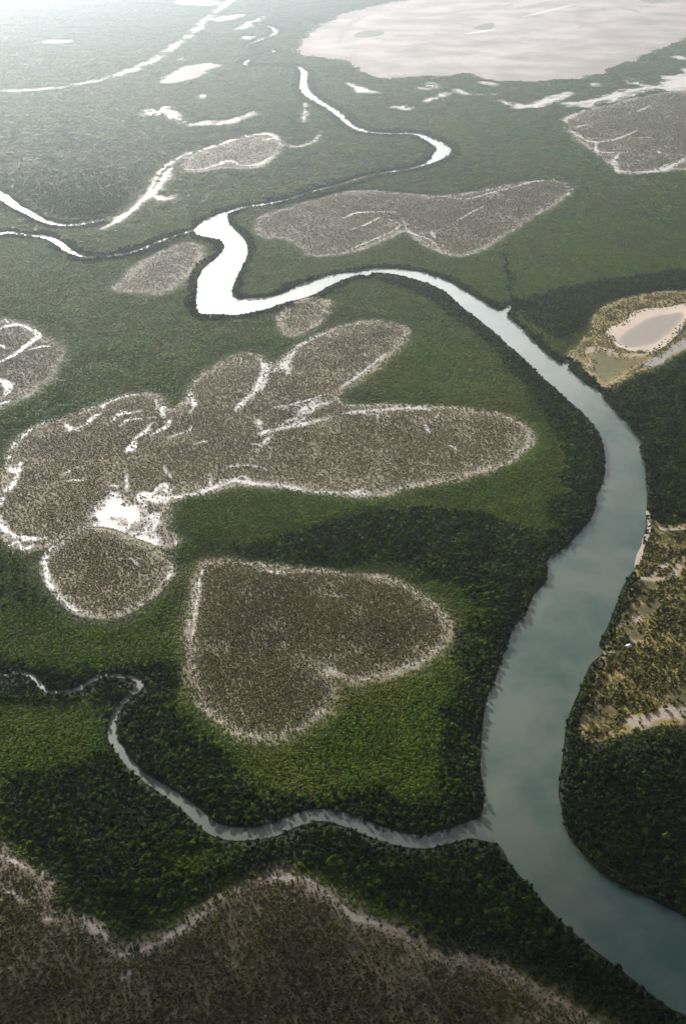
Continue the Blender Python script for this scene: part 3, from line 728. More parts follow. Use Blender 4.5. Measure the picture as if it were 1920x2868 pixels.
def crown_geo(r, core, nleaf, leaf, lobes, zc, zr, rim=1.0):
    """uneven crown: lumpy core of several lobes plus leaf-clump faces through its outer shell"""
    V, Fc = [], []
    lob = [(np.array([0, 0, zc]), 0.62)]
    for i in range(lobes):
        a = 2 * math.pi * (i + r.uniform(-.3, .3)) / lobes
        rr = r.uniform(0.38, 0.62) * rim
        lob.append((np.array([math.cos(a) * rr, math.sin(a) * rr, zc + r.uniform(-0.5, 0.45) * zr]), r.uniform(0.34, 0.52)))
    base = 0
    for c, s in lob:
        v = core[0] * (1 + 0.22 * (np.array([r.random() for _ in core[0]])[:, None] - 0.5) * 2)
        v = v * np.array([s, s, s * zr * 1.25]) * 0.86 + c
        V.append(v)
        Fc += [[i + base for i in f] for f in core[1]]
        base += len(v)
    for _ in range(nleaf):
        c, s = lob[r.randrange(len(lob))]
        d = np.array([r.gauss(0, 1), r.gauss(0, 1), abs(r.gauss(0, 1)) * 0.9 - 0.15])
        d /= np.linalg.norm(d) + 1e-9
        p = c + d * np.array([s, s, s * zr * 1.25]) * r.uniform(0.82, 1.12)
        n = d + np.array([r.gauss(0, .45), r.gauss(0, .45), r.gauss(0, .45)])
        n /= np.linalg.norm(n)
        u = np.cross(n, [0.3, 0.1, 1.0])
        u /= np.linalg.norm(u) + 1e-9
        w = np.cross(n, u)
        L = leaf * r.uniform(0.6, 1.3)
        sq = np.array([1, 1, 0.55])
        V.append(np.array([p + u * L * sq, p + w * L * 0.6 * sq, p - u * L * sq, p - w * L * 0.6 * sq]))
        Fc.append([base, base + 1, base + 2, base + 3])
        base += 4
    return np.concatenate(V), Fc


def trunk_geo(h, r0, r):
    V, Fc = [], []
    n = 6

    def tube(pts):
        b = len(V)
        for (p, rad) in pts:
            for k in range(n):
                a = 2 * math.pi * k / n
                V.append((p[0] + rad * math.cos(a), p[1] + rad * math.sin(a), p[2]))
        for s in range(len(pts) - 1):
            for k in range(n):
                Fc.append([b + s * n + k, b + s * n + (k + 1) % n, b + (s + 1) * n + (k + 1) % n, b + (s + 1) * n + k])
    tube([((0, 0, 0), r0 * 1.5), ((0.02, 0, h * 0.3), r0), ((0.0, 0.02, h), r0 * 0.5)])
    for i in range(4):
        a = 1.57 * i + r.uniform(-.4, .4)
        tube([((0, 0, h * 0.55), r0 * 0.55), ((math.cos(a) * 0.25, math.sin(a) * 0.25, h * 0.8), r0 * 0.4), ((math.cos(a) * 0.5, math.sin(a) * 0.5, h * 1.05), r0 * 0.2)])
    for i in range(5):                      # stilt roots
        a = 1.256 * i + r.uniform(-.3, .3)
        tube([((math.cos(a) * 0.24, math.sin(a) * 0.24, 0), r0 * 0.3), ((math.cos(a) * 0.12, math.sin(a) * 0.12, h * 0.22), r0 * 0.3), ((0, 0, h * 0.36), r0 * 0.35)])
    return np.array(V), Fc


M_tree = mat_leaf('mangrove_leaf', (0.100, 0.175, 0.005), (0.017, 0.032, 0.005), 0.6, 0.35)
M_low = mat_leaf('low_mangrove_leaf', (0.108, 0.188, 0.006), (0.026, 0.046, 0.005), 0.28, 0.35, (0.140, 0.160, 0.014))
M_brown = mat_leaf('marsh_shrub_leaf', (0.185, 0.163, 0.042), (0.082, 0.073, 0.018), 0.4, 0.2)
M_bush = mat_leaf('scrub_bush_leaf', (0.110, 0.115, 0.024), (0.040, 0.048, 0.012), 0.55, 0.25)
M_bark = mat_plain('mangrove_bark', (0.10, 0.085, 0.07), 0.9, 0.3, 2.0)


def proto_mesh(name, V, Fc, mat):
    me = bpy.data.meshes.new(name)
    me.from_pydata([tuple(v) for v in V], [], Fc)
    me.materials.append(mat)
    me.update()
    return me


def proto_set(name, mat, k, maker):
    c = bpy.data.collections.new(name)
    for i in range(k):
        r = random.Random(hash(name) % 1000 * 0 + len(name) * 31 + i)
        V, Fc = maker(r)
        o = bpy.data.objects.new('%s_%02d' % (name, i), proto_mesh(name, V, Fc, mat))
        c.objects.link(o)
    return c


def clump(r, n, spread):
    Vs, Fs, b = [], [], 0
    for i in range(n):
        V, Fc = crown_geo(r, ICO1, 10, 0.3, 2, 0.62, 0.36)
        s = r.uniform(0.75, 1.2) / spread * 1.15
        x, y = r.uniform(-1, 1), r.uniform(-1, 1)
        V = V * np.array([s, s, r.uniform(0.75, 1.2)]) + np.array([x * 0.8, y * 0.8, 0])
        Vs.append(V)
        Fs += [[k + b for k in f] for f in Fc]
        b += len(V)
    return np.concatenate(Vs), Fs


def shrub_geo(r):
    V, Fc = crown_geo(r, ICO1, 26, 0.26, 4, 0.5, 0.42, 1.1)
    V[:, 2] = np.maximum(V[:, 2], 0.0)
    return V, Fc


C_tall = proto_set('tall_crown', M_tree, 6, lambda r: crown_geo(r, ICO1, 70, 0.2, 5, 0.66, 0.34))
C_low = proto_set('low_crown', M_low, 5, lambda r: crown_geo(r, ICO1, 34, 0.25, 4, 0.60, 0.40))
C_clump = proto_set('crown_clump', M_low, 5, lambda r: clump(r, 9, 2.7))
C_big = proto_set('canopy_clump', M_low, 4, lambda r: clump(r, 15, 3.7))
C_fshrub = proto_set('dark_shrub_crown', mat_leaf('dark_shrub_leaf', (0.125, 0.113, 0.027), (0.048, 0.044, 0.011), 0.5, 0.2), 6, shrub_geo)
C_shrub = proto_set('shrub_crown', M_brown, 6, shrub_geo)

# ------------------------------------------------------------------ scatter
def gn_tree():
    cache = {}

    def get(colln):
        if colln.name in cache:
            return cache[colln.name]
        ng = bpy.data.node_groups.new('scatter_' + colln.name, 'GeometryNodeTree')
        ng.interface.new_socket('Geometry', in_out='INPUT', socket_type='NodeSocketGeometry')
        ng.interface.new_socket('Geometry', in_out='OUTPUT', socket_type='NodeSocketGeometry')
        gi, go = ng.nodes.new('NodeGroupInput'), ng.nodes.new('NodeGroupOutput')
        ci = ng.nodes.new('GeometryNodeCollectionInfo')
        ci.inputs['Collection'].default_value = colln
        ci.inputs['Separate Children'].default_value = True
        ci.inputs['Reset Children'].default_value = True
        ip = ng.nodes.new('GeometryNodeInstanceOnPoints')
        ip.inputs['Pick Instance'].default_value = True

        def na(name, typ):
            a = ng.nodes.new('GeometryNodeInputNamedAttribute')
            a.data_type = typ
            a.inputs['Name'].default_value = name
            return a.outputs['Attribute']
        ng.links.new(gi.outputs[0], ip.inputs['Points'])
        ng.links.new(ci.outputs[0], ip.inputs['Instance'])
        ng.links.new(na('pick', 'INT'), ip.inputs['Instance Index'])
        ng.links.new(na('rot', 'FLOAT_VECTOR'), ip.inputs['Rotation'])
        ng.links.new(na('scl', 'FLOAT_VECTOR'), ip.inputs['Scale'])
        ng.links.new(ip.outputs[0], go.inputs[0])
        cache[colln.name] = ng
        return ng
    return get


get_gn = gn_tree()


def scatter(name, colln, pts, r, h, tint, label, cat, z=0.05):
    if len(pts) == 0:
        return None
    n = len(pts)
    me = bpy.data.meshes.new(name)
    me.vertices.add(n)
    me.vertices.foreach_set('co', np.column_stack([pts, np.full(n, z)]).astype(np.float32).ravel())
    me.update()
    a = me.attributes.new('scl', 'FLOAT_VECTOR', 'POINT')
    a.data.foreach_set('vector', np.column_stack([r, r, h]).astype(np.float32).ravel())
    a = me.attributes.new('rot', 'FLOAT_VECTOR', 'POINT')
    a.data.foreach_set('vector', np.column_stack([rng.normal(0, .06, n), rng.normal(0, .06, n), rng.random(n) * 6.283]).astype(np.float32).ravel())
    a = me.attributes.new('pick', 'INT', 'POINT')
    a.data.foreach_set('value', rng.integers(0, len(colln.objects), n).astype(np.int32))
    a = me.attributes.new('tint', 'FLOAT', 'POINT')
    a.data.foreach_set('value', tint.astype(np.float32))
    o = bpy.data.objects.new(name, me)
    COL.objects.link(o)
    md = o.modifiers.new('scatter', 'NODES')
    md.node_group = get_gn(colln)
    return tag(o, label, cat, kind='stuff')


def grid_pts(y0, y1, s, mx=470, my0=-200, my1=3320):
    """jittered hexagonal grid over the visible ground strip y0..y1"""
    ys = np.arange(y0, y1, s * 0.87)
    out = []
    for i, y in enumerate(ys):
        half = (960 + mx) / FPX * (y * CP + CAM_H * SP)
        xs = np.arange(-half, half, s) + (s / 2 if i % 2 else 0)
        out.append(np.column_stack([xs, np.full(len(xs), y)]))
    p = np.concatenate(out)
    p += (rng.random(p.shape) - 0.5) * s * 0.75
    q = pix(p)
    return p[(q[:, 1] > my0) & (q[:, 1] < my1)]


CLEAR_KEYS = ['heart', 'butter', 'round', 'oval', 'farb', 'fan', 'east', 'west', 'cresc', 'salt', 'panm', 'scrub', 'front']
CLEAR_RIBS = WET_NW + WET_FARLINE + PINK + LANE + WET_SHORE + GREY_PAN
DARK_RIBS = [rib('4', [(738, -20), (745, 60), (760, 110), (765, 160), (785, 205)], 9), rib('4', [(740, 250), (900, 200), (1050, 170), (1250, 130), (1568, 110)], 34)]
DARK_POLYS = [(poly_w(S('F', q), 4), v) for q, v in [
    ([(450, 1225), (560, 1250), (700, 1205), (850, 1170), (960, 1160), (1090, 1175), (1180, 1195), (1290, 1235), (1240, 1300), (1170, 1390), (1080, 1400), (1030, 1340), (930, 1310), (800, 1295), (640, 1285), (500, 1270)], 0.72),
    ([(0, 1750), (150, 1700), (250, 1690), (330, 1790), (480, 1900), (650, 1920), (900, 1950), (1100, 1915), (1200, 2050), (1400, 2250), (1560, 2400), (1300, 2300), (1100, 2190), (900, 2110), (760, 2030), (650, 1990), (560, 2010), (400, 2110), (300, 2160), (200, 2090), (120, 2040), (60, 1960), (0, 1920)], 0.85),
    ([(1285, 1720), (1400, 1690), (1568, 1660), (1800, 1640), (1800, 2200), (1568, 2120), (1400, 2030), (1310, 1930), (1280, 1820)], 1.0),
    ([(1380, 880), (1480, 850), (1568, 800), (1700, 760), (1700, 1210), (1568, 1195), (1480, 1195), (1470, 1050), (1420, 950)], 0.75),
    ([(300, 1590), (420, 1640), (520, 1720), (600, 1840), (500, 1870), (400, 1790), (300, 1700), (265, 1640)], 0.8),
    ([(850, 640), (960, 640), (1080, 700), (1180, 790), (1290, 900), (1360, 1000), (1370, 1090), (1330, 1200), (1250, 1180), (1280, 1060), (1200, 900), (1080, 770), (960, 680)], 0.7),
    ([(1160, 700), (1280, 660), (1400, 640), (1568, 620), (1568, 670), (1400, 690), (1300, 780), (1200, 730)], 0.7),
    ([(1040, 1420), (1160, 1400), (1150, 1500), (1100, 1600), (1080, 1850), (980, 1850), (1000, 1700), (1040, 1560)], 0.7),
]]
LIGHT_POLYS = [(poly_w(S('F', q), 4), v) for q, v in [
    ([(520, 1740), (640, 1720), (800, 1700), (870, 1740), (820, 1800), (700, 1840), (600, 1820)], 0.5),
    ([(0, 1420), (200, 1420), (340, 1440), (360, 1500), (200, 1530), (60, 1520), (0, 1500)], 0.7),
    ([(0, 1620), (120, 1600), (230, 1620), (240, 1700), (120, 1740), (0, 1740)], 0.7),
    ([(400, 1150), (600, 1130), (900, 1140), (1150, 1120), (1200, 1150), (900, 1160), (700, 1190), (480, 1210)], 0.5),
    ([(950, 780), (1050, 800), (1150, 880), (1220, 960), (1200, 950), (1060, 915), (960, 900), (900, 870)], 0.6),
    ([(370, 1980), (450, 1940), (500, 1960), (420, 2010)], 0.7),
]]


def forest_fields(p, h):
    """water and clearing distances seen at the trunk and where the line of sight over the crown meets the ground"""
    k = CAM_H / (CAM_H - 0.55 * h)
    p2 = p * k[:, None]
    w = np.minimum(sd_all(p, W_POLYS, W_RIBS, 90), sd_all(p2, W_POLYS, W_RIBS, 90))
    return w, p2


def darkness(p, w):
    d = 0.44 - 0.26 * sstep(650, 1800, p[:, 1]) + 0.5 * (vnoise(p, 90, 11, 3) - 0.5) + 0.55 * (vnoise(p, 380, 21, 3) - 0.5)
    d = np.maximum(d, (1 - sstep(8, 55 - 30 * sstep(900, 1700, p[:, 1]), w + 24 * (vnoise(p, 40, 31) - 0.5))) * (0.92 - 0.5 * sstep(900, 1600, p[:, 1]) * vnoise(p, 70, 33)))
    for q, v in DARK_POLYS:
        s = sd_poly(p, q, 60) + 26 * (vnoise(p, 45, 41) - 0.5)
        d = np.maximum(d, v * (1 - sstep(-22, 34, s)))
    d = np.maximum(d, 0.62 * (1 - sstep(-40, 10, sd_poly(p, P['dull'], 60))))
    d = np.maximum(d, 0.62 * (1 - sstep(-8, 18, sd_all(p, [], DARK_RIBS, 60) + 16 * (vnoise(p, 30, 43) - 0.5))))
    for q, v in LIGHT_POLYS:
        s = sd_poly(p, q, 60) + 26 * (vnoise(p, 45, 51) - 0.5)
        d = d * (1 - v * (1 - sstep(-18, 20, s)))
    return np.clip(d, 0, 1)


def clear_sd(p, p2, keys=CLEAR_KEYS, ribs=CLEAR_RIBS):
    polys = [P[k] for k in keys]
    return np.minimum(sd_all(p, polys, ribs, 60), sd_all(p2, polys, ribs, 60))


REG = {'front': poly_w(S('F', [(-300, 1560), (-10, 1548), (60, 1545), (130, 1580), (200, 1560), (270, 1545), (322, 1556), (300, 1600), (256, 1650), (262, 1700), (320, 1760), (400, 1820), (500, 1890), (600, 1890), (740, 1868), (880, 1905), (980, 1922), (1100, 1898), (1180, 1990), (1300, 2120), (1568, 2330), (1900, 2600), (1900, 2900), (-300, 2900)]), 2),
       'right': poly_w(S('F', [(1900, 2290), (1568, 2200), (1400, 2060), (1310, 1960), (1270, 1830), (1290, 1650), (1340, 1500), (1400, 1350), (1460, 1200), (1440, 1080), (1370, 930), (1300, 850), (1150, 720), (1000, 640), (900, 610), (900, 540), (1250, 500), (1900, 420)]), 2)}


def region(p, q):
    reg = np.full(len(p), 1)
    reg[q[:, 1] < 760] = 3
    reg[inside(p, REG['right'])] = 2
    reg[inside(p, REG['front'])] = 0
    return reg


REG_LAB = ['dark mangrove forest in front of the thin creek', 'green mangrove forest around the heart and lobed clearings', 'mangrove forest right of the wide river', 'hazy mangrove forest beyond the white river bend']
buckets = {}


def put(colln, name, p, r, h, t):
    q = pix(p)
    reg = region(p, q)
    for i in range(4):
        m = reg == i
        if m.any():
            buckets.setdefault((i, name, colln.name), []).append((colln, p[m], r[m], h[m], t[m]))


TREE_POOL = []


def forest(y0, y1, s, colln, rr, hh, tall, name, fin=0, fout=0):
    p = grid_pts(y0 - fin, y1 + fout, s)
    a_ = np.ones(len(p))
    if fin:
        a_ *= sstep(y0 - fin, y0 + fin, p[:, 1])
    if fout:
        a_ *= 1 - sstep(y1 - fout, y1 + fout, p[:, 1])
    p = p[rng.random(len(p)) < a_ * 1.15]
    n = len(p)
    h0 = hh * ((0.62 + 0.6 * rng.random(n)) if tall else (0.9 + 0.2 * rng.random(n))) * (0.85 + 0.3 * vnoise(p, 30, 61))
    w, p2 = forest_fields(p, h0)
    m = w > rr * (0.12 if tall else 0.4)
    p, p2, w, h0 = p[m], p2[m], w[m], h0[m]
    d = darkness(p, w)
    far_ = sstep(1800, 3600, p[:, 1])
    cs = clear_sd(p, p2) + (9 + 6 * far_) * (vnoise(p, 14, 71) - 0.5) + (8 + 50 * far_) * (vnoise(p, 70, 73, 3) - 0.5)
    u = rng.random(len(p))
    near = (w < 16) & (cs > 1)
    ok = (u < sstep(-6, 12, cs)) | near
    if tall:
        ok &= rng.random(len(p)) < sstep(0.42, 0.72, d)
    else:
        if name == 'low':
            ok &= rng.random(len(p)) > 0.85 * sstep(0.5, 0.8, d)
    p, w, h0, d, cs = p[ok], w[ok], h0[ok], d[ok], cs[ok]
    g_ = 0.35 + 0.65 * sstep(0, 26, cs)
    g_ = np.where(w < 16, np.maximum(g_, 0.85), g_)
    r = rr * (0.62 + 0.8 * rng.random(len(p)) ** 1.5) * (0.7 + 0.3 * g_)
    g_ = g_ * (0.75 + 0.5 * vnoise(p, 18, 63))
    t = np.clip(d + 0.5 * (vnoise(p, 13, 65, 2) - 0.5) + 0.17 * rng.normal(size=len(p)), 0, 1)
    return p, r, h0 * g_, t


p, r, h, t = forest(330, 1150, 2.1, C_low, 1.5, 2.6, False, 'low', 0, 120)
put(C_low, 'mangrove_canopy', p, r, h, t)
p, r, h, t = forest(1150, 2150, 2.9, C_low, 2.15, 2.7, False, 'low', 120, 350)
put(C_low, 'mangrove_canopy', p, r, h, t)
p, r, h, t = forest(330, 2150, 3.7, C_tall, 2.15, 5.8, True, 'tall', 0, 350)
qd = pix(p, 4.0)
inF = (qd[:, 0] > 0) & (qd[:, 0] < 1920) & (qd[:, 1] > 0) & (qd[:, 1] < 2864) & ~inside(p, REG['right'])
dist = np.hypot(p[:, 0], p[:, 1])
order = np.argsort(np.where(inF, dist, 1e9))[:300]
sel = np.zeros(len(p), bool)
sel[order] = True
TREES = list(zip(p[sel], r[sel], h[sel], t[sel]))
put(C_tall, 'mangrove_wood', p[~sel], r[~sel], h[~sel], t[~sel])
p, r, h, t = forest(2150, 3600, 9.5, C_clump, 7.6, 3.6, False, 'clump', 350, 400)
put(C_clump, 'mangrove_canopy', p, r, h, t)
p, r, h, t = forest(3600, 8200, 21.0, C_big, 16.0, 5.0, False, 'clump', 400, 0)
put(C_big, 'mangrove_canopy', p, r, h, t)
# tall fringe lining the far river and creeks
p = grid_pts(2150, 5200, 7.0)
h0 = 6.5 * (0.8 + 0.4 * rng.random(len(p)))
w, p2 = forest_fields(p, h0)
m = (w > 2.0) & (w < 22) & (rng.random(len(p)) < 0.85)
put(C_tall, 'mangrove_wood', p[m], 4.6 * (0.8 + 0.4 * rng.random(m.sum())), h0[m], np.full(m.sum(), 0.6))

KIND = {'low_crown': 'of low close canopy', 'tall_crown': 'of taller trees', 'crown_clump': 'seen from afar', 'canopy_clump': 'fading into haze'}
for (i, name, cn), parts in buckets.items():
    colln = parts[0][0]
    p, r, h, t = (np.concatenate([q[k] for q in parts]) for k in (1, 2, 3, 4))
    scatter(name, colln, p, r, h, t, REG_LAB[i] + ' ' + KIND[cn], 'forest')

# shrubs on the open marshes
SHRUBS = []


def shrubs(key, wet, s, rr, hh, label, keep_prob=0.95, rimw=7.0, tbase=0.35, take=0, extra=(), colln=None):
    poly = P[key]
    lo, hi = poly.min(0), poly.max(0)
    gx, gy = np.meshgrid(np.arange(lo[0], hi[0], s), np.arange(lo[1], hi[1], s * 0.87), indexing='ij')
    gx = gx + (np.arange(gx.shape[1]) % 2)[None, :] * s / 2
    p = np.column_stack([gx.ravel(), gy.ravel()]) + (rng.random((gx.size, 2)) - 0.5) * s * 0.85
    q = pix(p)
    p = p[(q[:, 0] > -470) & (q[:, 0] < 2390) & (q[:, 1] < 3320)]
    sd = sd_poly(p, poly, 5)
    m = sd < 0.5
    p, sd = p[m], sd[m]
    wv = np.full(len(p), 1e3)
    for q_ in wet:
        wv = np.minimum(wv, sd_rib(p, q_, 20))
    wv = wv + 5 * (vnoise(p, 7, 81) - 0.5)
    for q_ in extra:
        wv = np.minimum(wv, sd_poly(p, q_, 20))
    dens = keep_prob * (0.6 + 0.4 * sstep(0.5, rimw, -sd + 5 * (vnoise(p, 20, 91) - 0.5))) * (0.62 + 0.38 * sstep(0.3, 0.55, vnoise(p, 28, 95, 3)))
    m = (rng.random(len(p)) < dens) & ((wv > 0.6) | ((rng.random(len(p)) < 0.24) & (wv > -9))) & (sd_all(p, W_POLYS, W_RIBS, 20) > 1)
    p = p[m]
    n = len(p)
    r = rr * (0.5 + 0.75 * rng.random(n)) * (0.65 + 0.35 * sstep(1, 14, -sd[m]))
    h = hh * (0.6 + 0.9 * rng.random(n))
    t = np.clip(tbase + 1.1 * (vnoise(p, 45, 97, 2) - 0.5) + 0.2 * rng.normal(size=n), 0, 1)
    t = np.clip(t + 0.5 * sstep(4, 45, -sd[m]) - 0.3, 0, 1)
    if take:
        qq = pix(p)
        inf = (qq[:, 0] > 4) & (qq[:, 0] < 1916) & (qq[:, 1] < 2862)
        o = np.argsort(np.where(inf, np.hypot(p[:, 0], p[:, 1]), 1e9))[:take]
        sl = np.zeros(n, bool)
        sl[o] = True
        SHRUBS.extend(zip(p[sl], r[sl], h[sl]))
        p, r, h, t = p[~sl], r[~sl], h[~sl], t[~sl]
    scatter('marsh_shrubs', colln or C_shrub, p, r, h, t, label, 'shrubs', 0.1)


shrubs('heart', WET_HEART, 1.75, 1.05, 1.25, 'brown shrubs filling the heart-shaped clearing')
shrubs('round', WET_ROUND, 2.1, 1.2, 1.1, 'brown shrubs filling the small rounded clearing')
shrubs('butter', WET_BUTTER + WET_ROUND, 2.3, 1.25, 1.0, 'olive brown shrubs of the big lobed clearing', 0.85)
shrubs('oval', [], 2.8, 1.5, 1.1, 'sparse shrubs of the small oval clearing', 0.8)
shrubs('farb', WET_FARB, 3.4, 2.0, 1.1, 'hazy shrubs of the wing-shaped clearing', 0.9, 12)
shrubs('fan', [], 3.4, 1.9, 1.0, 'hazy shrubs of the fan-shaped clearing', 0.8, 14)
shrubs('east', WET_EAST, 4.6, 2.7, 1.2, 'grey shrubs of the marsh at the upper right edge', 0.9, 9)
shrubs('west', WET_WEST, 2.7, 1.5, 1.1, 'shrubs of the marsh at the left edge', 0.85)
shrubs('cresc', WET_CRESC, 4.6, 2.5, 1.0, 'hazy shrubs of the crescent clearing', 0.75, 14)
shrubs('panm', SAND_PAN + GREY_PAN, 2.9, 1.6, 1.5, 'brown shrubs ringing the salt pan', 0.75, 8, 0.45, 0, [P['pan'], GRASS_PAN[0]])
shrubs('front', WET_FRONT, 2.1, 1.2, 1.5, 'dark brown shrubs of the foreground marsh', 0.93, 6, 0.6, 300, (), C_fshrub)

# ------------------------------------------------------------------ individual trees and shrubs
def part(name, me, parent):
    o = bpy.data.objects.new(name, me)
    COL.objects.link(o)
    o.parent = parent
    return o


M_itree = mat_leaf('tree_leaf', (0.016, 0.026, 0.006), (0.010, 0.018, 0.005), 0.55, 0.28)
M_ishrub = mat_leaf('shrub_leaf', (0.062, 0.052, 0.020), (0.060, 0.046, 0.018), 0.55, 0.2)
CR, TK = [], []
for i in range(6):
    r_ = random.Random(400 + i)
    CR.append(proto_mesh('crown', *crown_geo(r_, ICO2, 150, 0.15, 6, 0.66, 0.34), M_itree))
    TK.append(proto_mesh('trunk', *trunk_geo(0.6, 0.09, r_), M_bark))
for i, (p_, r_, h_, t_) in enumerate(TREES):
    o = bpy.data.objects.new('mangrove_tree', None)
    COL.objects.link(o)
    o.empty_display_size = 0.5
    o.location = (p_[0], p_[1], 0.0)
    o.rotation_euler = (0, 0, random.random() * 6.28)
    o.scale = (r_, r_, h_)
    side = pix(np.array([p_]))[0]
    tag(o, 'dark mangrove tree of the near forest between brown marsh and river', 'tree', 'mangrove trees of the near forest')
    part('trunk', TK[i % 6], o)
    part('crown', CR[(i * 5 + 1) % 6], o)
SHM = [proto_mesh('marsh_shrub', *shrub_geo(random.Random(500 + i)), M_ishrub) for i in range(6)]
for i, (p_, r_, h_) in enumerate(SHRUBS):
    o = bpy.data.objects.new('marsh_shrub', SHM[i % 6])
    COL.objects.link(o)
    o.location = (p_[0], p_[1], 0.1)
    o.scale = (r_, r_, h_)
    o.rotation_euler = (0, 0, random.random() * 6.28)
    tag(o, 'brown marsh shrub along the bottom edge of the foreground marsh', 'shrub', 'brown shrubs of the foreground marsh')

# bushes of the grassland on the right bank: each one a thing
poly = P['scrub']
lo, hi = poly.min(0), poly.max(0)
cand = lo + rng.random((24000, 2)) * (hi - lo)
qc = pix(cand)
cand = cand[(qc[:, 0] < 2390)]
cand = cand[sd_poly(cand, poly, 5) < -1.5]
sv = sd_all(cand, [], SAND_SCRUB + WET_SCRUB, 30)
dn = sstep(0.36, 0.54, vnoise(cand, 34, 131, 3)) * 0.7 + 0.06
dn = np.where(sv < 1.0, 0.05, dn)
cand = cand[rng.random(len(cand)) < dn]
BM = [proto_mesh('scrub_bush', *crown_geo(random.Random(700 + i), ICO1, 60, 0.2, 5, 0.5, 0.45), M_bush) for i in range(6)]
chosen = []
rest = []
for c in cand:
    rad = 0.8 + 1.9 * random.random() ** 1.6
    if all((c[0] - d[0]) ** 2 + (c[1] - d[1]) ** 2 > (0.66 * (rad + d[2])) ** 2 for d in chosen):
        chosen.append((c[0], c[1], rad))
chosen.sort(key=lambda d: -d[2] if pix(np.array([d[:2]]))[0, 0] < 1918 else 9)
for i, (x, y, rad) in enumerate(chosen[:300]):
    o = bpy.data.objects.new('scrub_bush', BM[i % 6])
    COL.objects.link(o)
    o.location = (x, y, 0.1)
    o.scale = (rad, rad, rad * random.uniform(1.3, 2.0))
    o.rotation_euler = (0, 0, random.random() * 6.28)
    tag(o, 'dark rounded bush scattered on the yellow scrub grassland right of the river', 'bush', 'bushes of the right bank grassland')
if len(chosen) > 300:
    c = np.array(chosen[300:])
    C_bush = bpy.data.collections.new('bush_crown')
    for i in range(6):
        C_bush.objects.link(bpy.data.objects.new('bush_crown_%d' % i, BM[i]))
    scatter('scrub_bushes', C_bush, c[:, :2], c[:, 2], c[:, 2] * 1.6, np.full(len(c), 0.4), 'small bushes covering the grassland right of the river', 'bushes', 0.1)

C_tuss = proto_set('grass_tussock', mat_leaf('tussock_leaf', (0.230, 0.190, 0.060), (0.130, 0.130, 0.035), 0.45, 0.15), 4, shrub_geo)
tp = lo + rng.random((42000, 2)) * (hi - lo)
tp = tp[(pix(tp)[:, 0] < 2390)]
tp = tp[sd_poly(tp, poly, 5) < -0.5]
tp = tp[(sd_all(tp, [], SAND_SCRUB + WET_SCRUB, 30) > 0.6) & (rng.random(len(tp)) < 0.25 + 0.75 * sstep(0.3, 0.6, vnoise(tp, 22, 141, 3)))]
scatter('grass_tussocks', C_tuss, tp, 0.5 + 0.7 * rng.random(len(tp)), 0.4 + 0.5 * rng.random(len(tp)), vnoise(tp, 30, 151, 2), 'yellow grass tussocks covering the grassland right of the river', 'grass', 0.1)

# the lone yellow green tree in the dark forest at right
lp = gnd([(1858, 2354)])[0]
o = bpy.data.objects.new('mangrove_tree', None)
COL.objects.link(o)
o.location = (lp[0], lp[1], 0)
o.scale = (3.0, 3.0, 8.4)
tag(o, 'lone yellow green tree standing out of the dark forest right of the river', 'tree')
M_ylw = mat_leaf('yellow_leaf', (0.15, 0.17, 0.02), (0.13, 0.15, 0.02), 0.1, 0.25)
part('trunk', TK[0], o)
part('crown', proto_mesh('crown', *crown_geo(random.Random(9), ICO2, 150, 0.15, 6, 0.66, 0.34), M_ylw), o)

# ------------------------------------------------------------------ the hut on the right bank
def box(V, F, x0, x1, y0, y1, z0, z1):
    b = len(V)
    V += [(x0, y0, z0), (x1, y0, z0), (x1, y1, z0), (x0, y1, z0), (x0, y0, z1), (x1, y0, z1), (x1, y1, z1), (x0, y1, z1)]
    F += [(b, b + 3, b + 2, b + 1), (b + 4, b + 5, b + 6, b + 7), (b, b + 1, b + 5, b + 4), (b + 1, b + 2, b + 6, b + 5), (b + 2, b + 3, b + 7, b + 6), (b + 3, b, b + 4, b + 7)]


M_hutwall = mat_plain('hut_boards', (0.30, 0.25, 0.2), 0.8, 0.2, 2.0)
M_roof = mat_plain('roof_sheet', (0.72, 0.73, 0.78), 0.45, 0.08, 1.5)
M_door = mat_plain('door_paint', (0.10, 0.12, 0.14), 0.6, 0.1, 2.0)
hp = gnd([(1757, 1815)])[0]
hut = bpy.data.objects.new('hut', None)
COL.objects.link(hut)
hut.location = (hp[0], hp[1], 0.15)
hut.rotation_euler = (0, 0, R(32))
tag(hut, 'tiny hut with a white metal roof among dark trees on the right bank', 'hut')
V, F = [], []
box(V, F, -2.0, 2.0, -1.5, 1.5, 0, 2.4)
mesh_obj('wall', V, F, M_hutwall, hut)
V = [(-2.4, -1.95, 2.35), (2.4, -1.95, 2.35), (2.4, 0, 3.3), (-2.4, 0, 3.3), (-2.4, 1.95, 2.35), (2.4, 1.95, 2.35),
     (-2.4, -1.95, 2.47), (2.4, -1.95, 2.47), (2.4, 0, 3.42), (-2.4, 0, 3.42), (-2.4, 1.95, 2.47), (2.4, 1.95, 2.47)]
F = [(0, 3, 2, 1), (3, 4, 5, 2), (6, 7, 8, 9), (9, 8, 11, 10), (0, 1, 7, 6), (4, 10, 11, 5), (1, 2, 8, 7), (2, 5, 11, 8), (0, 6, 9, 3), (3, 9, 10, 4)]
mesh_obj('roof', V, F, M_roof, hut)
V, F = [], []
box(V, F, -0.45, 0.45, -1.56, -1.503, 0.02, 2.0)
dr = mesh_obj('door', V, F, M_door, hut)

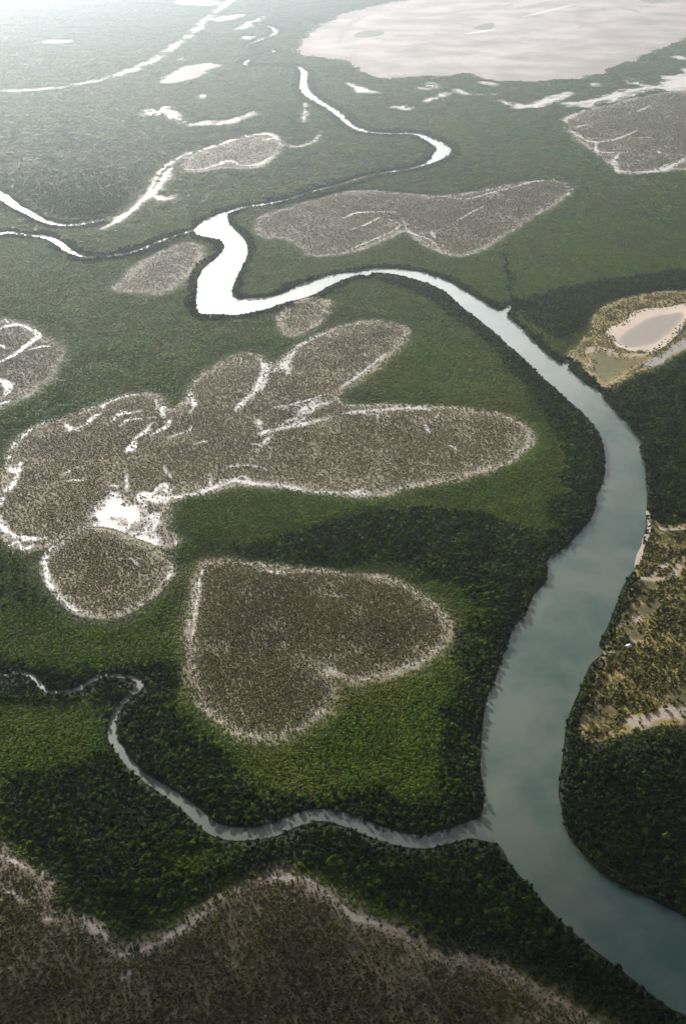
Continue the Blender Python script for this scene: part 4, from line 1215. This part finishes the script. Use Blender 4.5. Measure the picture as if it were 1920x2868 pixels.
# ------------------------------------------------------------------ cloudlike sheet added out of view to shade the foreground and near air
SHADE_CLOUD_Z = 1500.0
cu, cv = np.meshgrid(np.linspace(-900, 1900, 57), np.linspace(-3000, 1000, 81), indexing='ij')
CG = np.column_stack([cu.ravel(), cv.ravel()])          # where each part of the added sheet throws its shade on the ground
edge = 560 + 0.40 * CG[:, 0] + 220 * (vnoise(CG, 260, 171, 3) - 0.5)
dens = (1 - sstep(-330, 60, CG[:, 1] - edge)) * sstep(-900, -450, CG[:, 0]) * (1 - sstep(1450, 1900, CG[:, 0])) * sstep(-3000, -2500, CG[:, 1])
off = np.array([SUN_DIR.x, SUN_DIR.y]) / SUN_DIR.z * SHADE_CLOUD_Z
lump = vnoise(CG, 240, 181, 4)
top = SHADE_CLOUD_Z + 20 + 260 * dens * (0.35 + lump)
bot = SHADE_CLOUD_Z - 60 * dens * (0.4 + vnoise(CG, 180, 191, 3))
nu, nv = cu.shape
idx = np.arange(nu * nv).reshape(nu, nv)
qf = np.stack([idx[:-1, :-1], idx[1:, :-1], idx[1:, 1:], idx[:-1, 1:]], 2).reshape(-1, 4)
xy = CG + off
cv_ = np.concatenate([np.column_stack([xy, top]), np.column_stack([xy, bot])])
rimi = np.concatenate([idx[:, 0], idx[-1, 1:], idx[-2::-1, -1], idx[0, -2:0:-1]])
side = np.stack([rimi, np.roll(rimi, -1), np.roll(rimi, -1) + nu * nv, rimi + nu * nv], 1)
M_cloud, cn_, cb = new_mat('shade_cloud_sheet')
cb.inputs['Base Color'].default_value = (0.85, 0.85, 0.86, 1)
cb.inputs['Roughness'].default_value = 1
cb.inputs['Specular IOR Level'].default_value = 0
ctr = N(cn_, 'ShaderNodeBsdfTranslucent')
ctr.inputs['Color'].default_value = (0.85, 0.85, 0.86, 1)
cm1, cm2 = N(cn_, 'ShaderNodeMixShader'), N(cn_, 'ShaderNodeMixShader')
cm1.inputs[0].default_value = 0.6
cn_.links.new(cb.outputs[0], cm1.inputs[1])
cn_.links.new(ctr.outputs[0], cm1.inputs[2])
ctp = N(cn_, 'ShaderNodeBsdfTransparent')
cn_.links.new(math_node(cn_, 'MULTIPLY', attr(cn_, 'dens'), 0.85), cm2.inputs[0])
cn_.links.new(ctp.outputs[0], cm2.inputs[1])
cn_.links.new(cm1.outputs[0], cm2.inputs[2])
cn_.links.new(cm2.outputs[0], cn_.nodes['Material Output'].inputs[0])
cloud = mesh_obj('cloud', cv_, np.concatenate([qf, qf[:, ::-1] + nu * nv, side]).tolist(), M_cloud, None, True)
add_attr(cloud, 'dens', np.concatenate([dens, dens]))
tag(cloud, 'broad unseen cloudlike sheet added to shade the foreground forest', 'cloud', kind='structure')

# ------------------------------------------------------------------ haze
hm = bpy.data.materials.new('haze_air')
hm.use_nodes = True
hn = hm.node_tree
hn.nodes.clear()
ho = hn.nodes.new('ShaderNodeOutputMaterial')
pv = hn.nodes.new('ShaderNodeVolumePrincipled')
pv.inputs['Color'].default_value = (0.58, 0.66, 0.75, 1)
pv.inputs['Density'].default_value = HAZE_DENSITY
pv.inputs['Anisotropy'].default_value = HAZE_G
hn.links.new(pv.outputs[0], ho.inputs['Volume'])
V, F = [], []
box(V, F, -11500, 11500, -2000, 14000, -1.2, CAM_H + 6)
tag(mesh_obj('haze', V, F, hm), 'pale haze thickening over the far marshes', 'haze', kind='stuff')
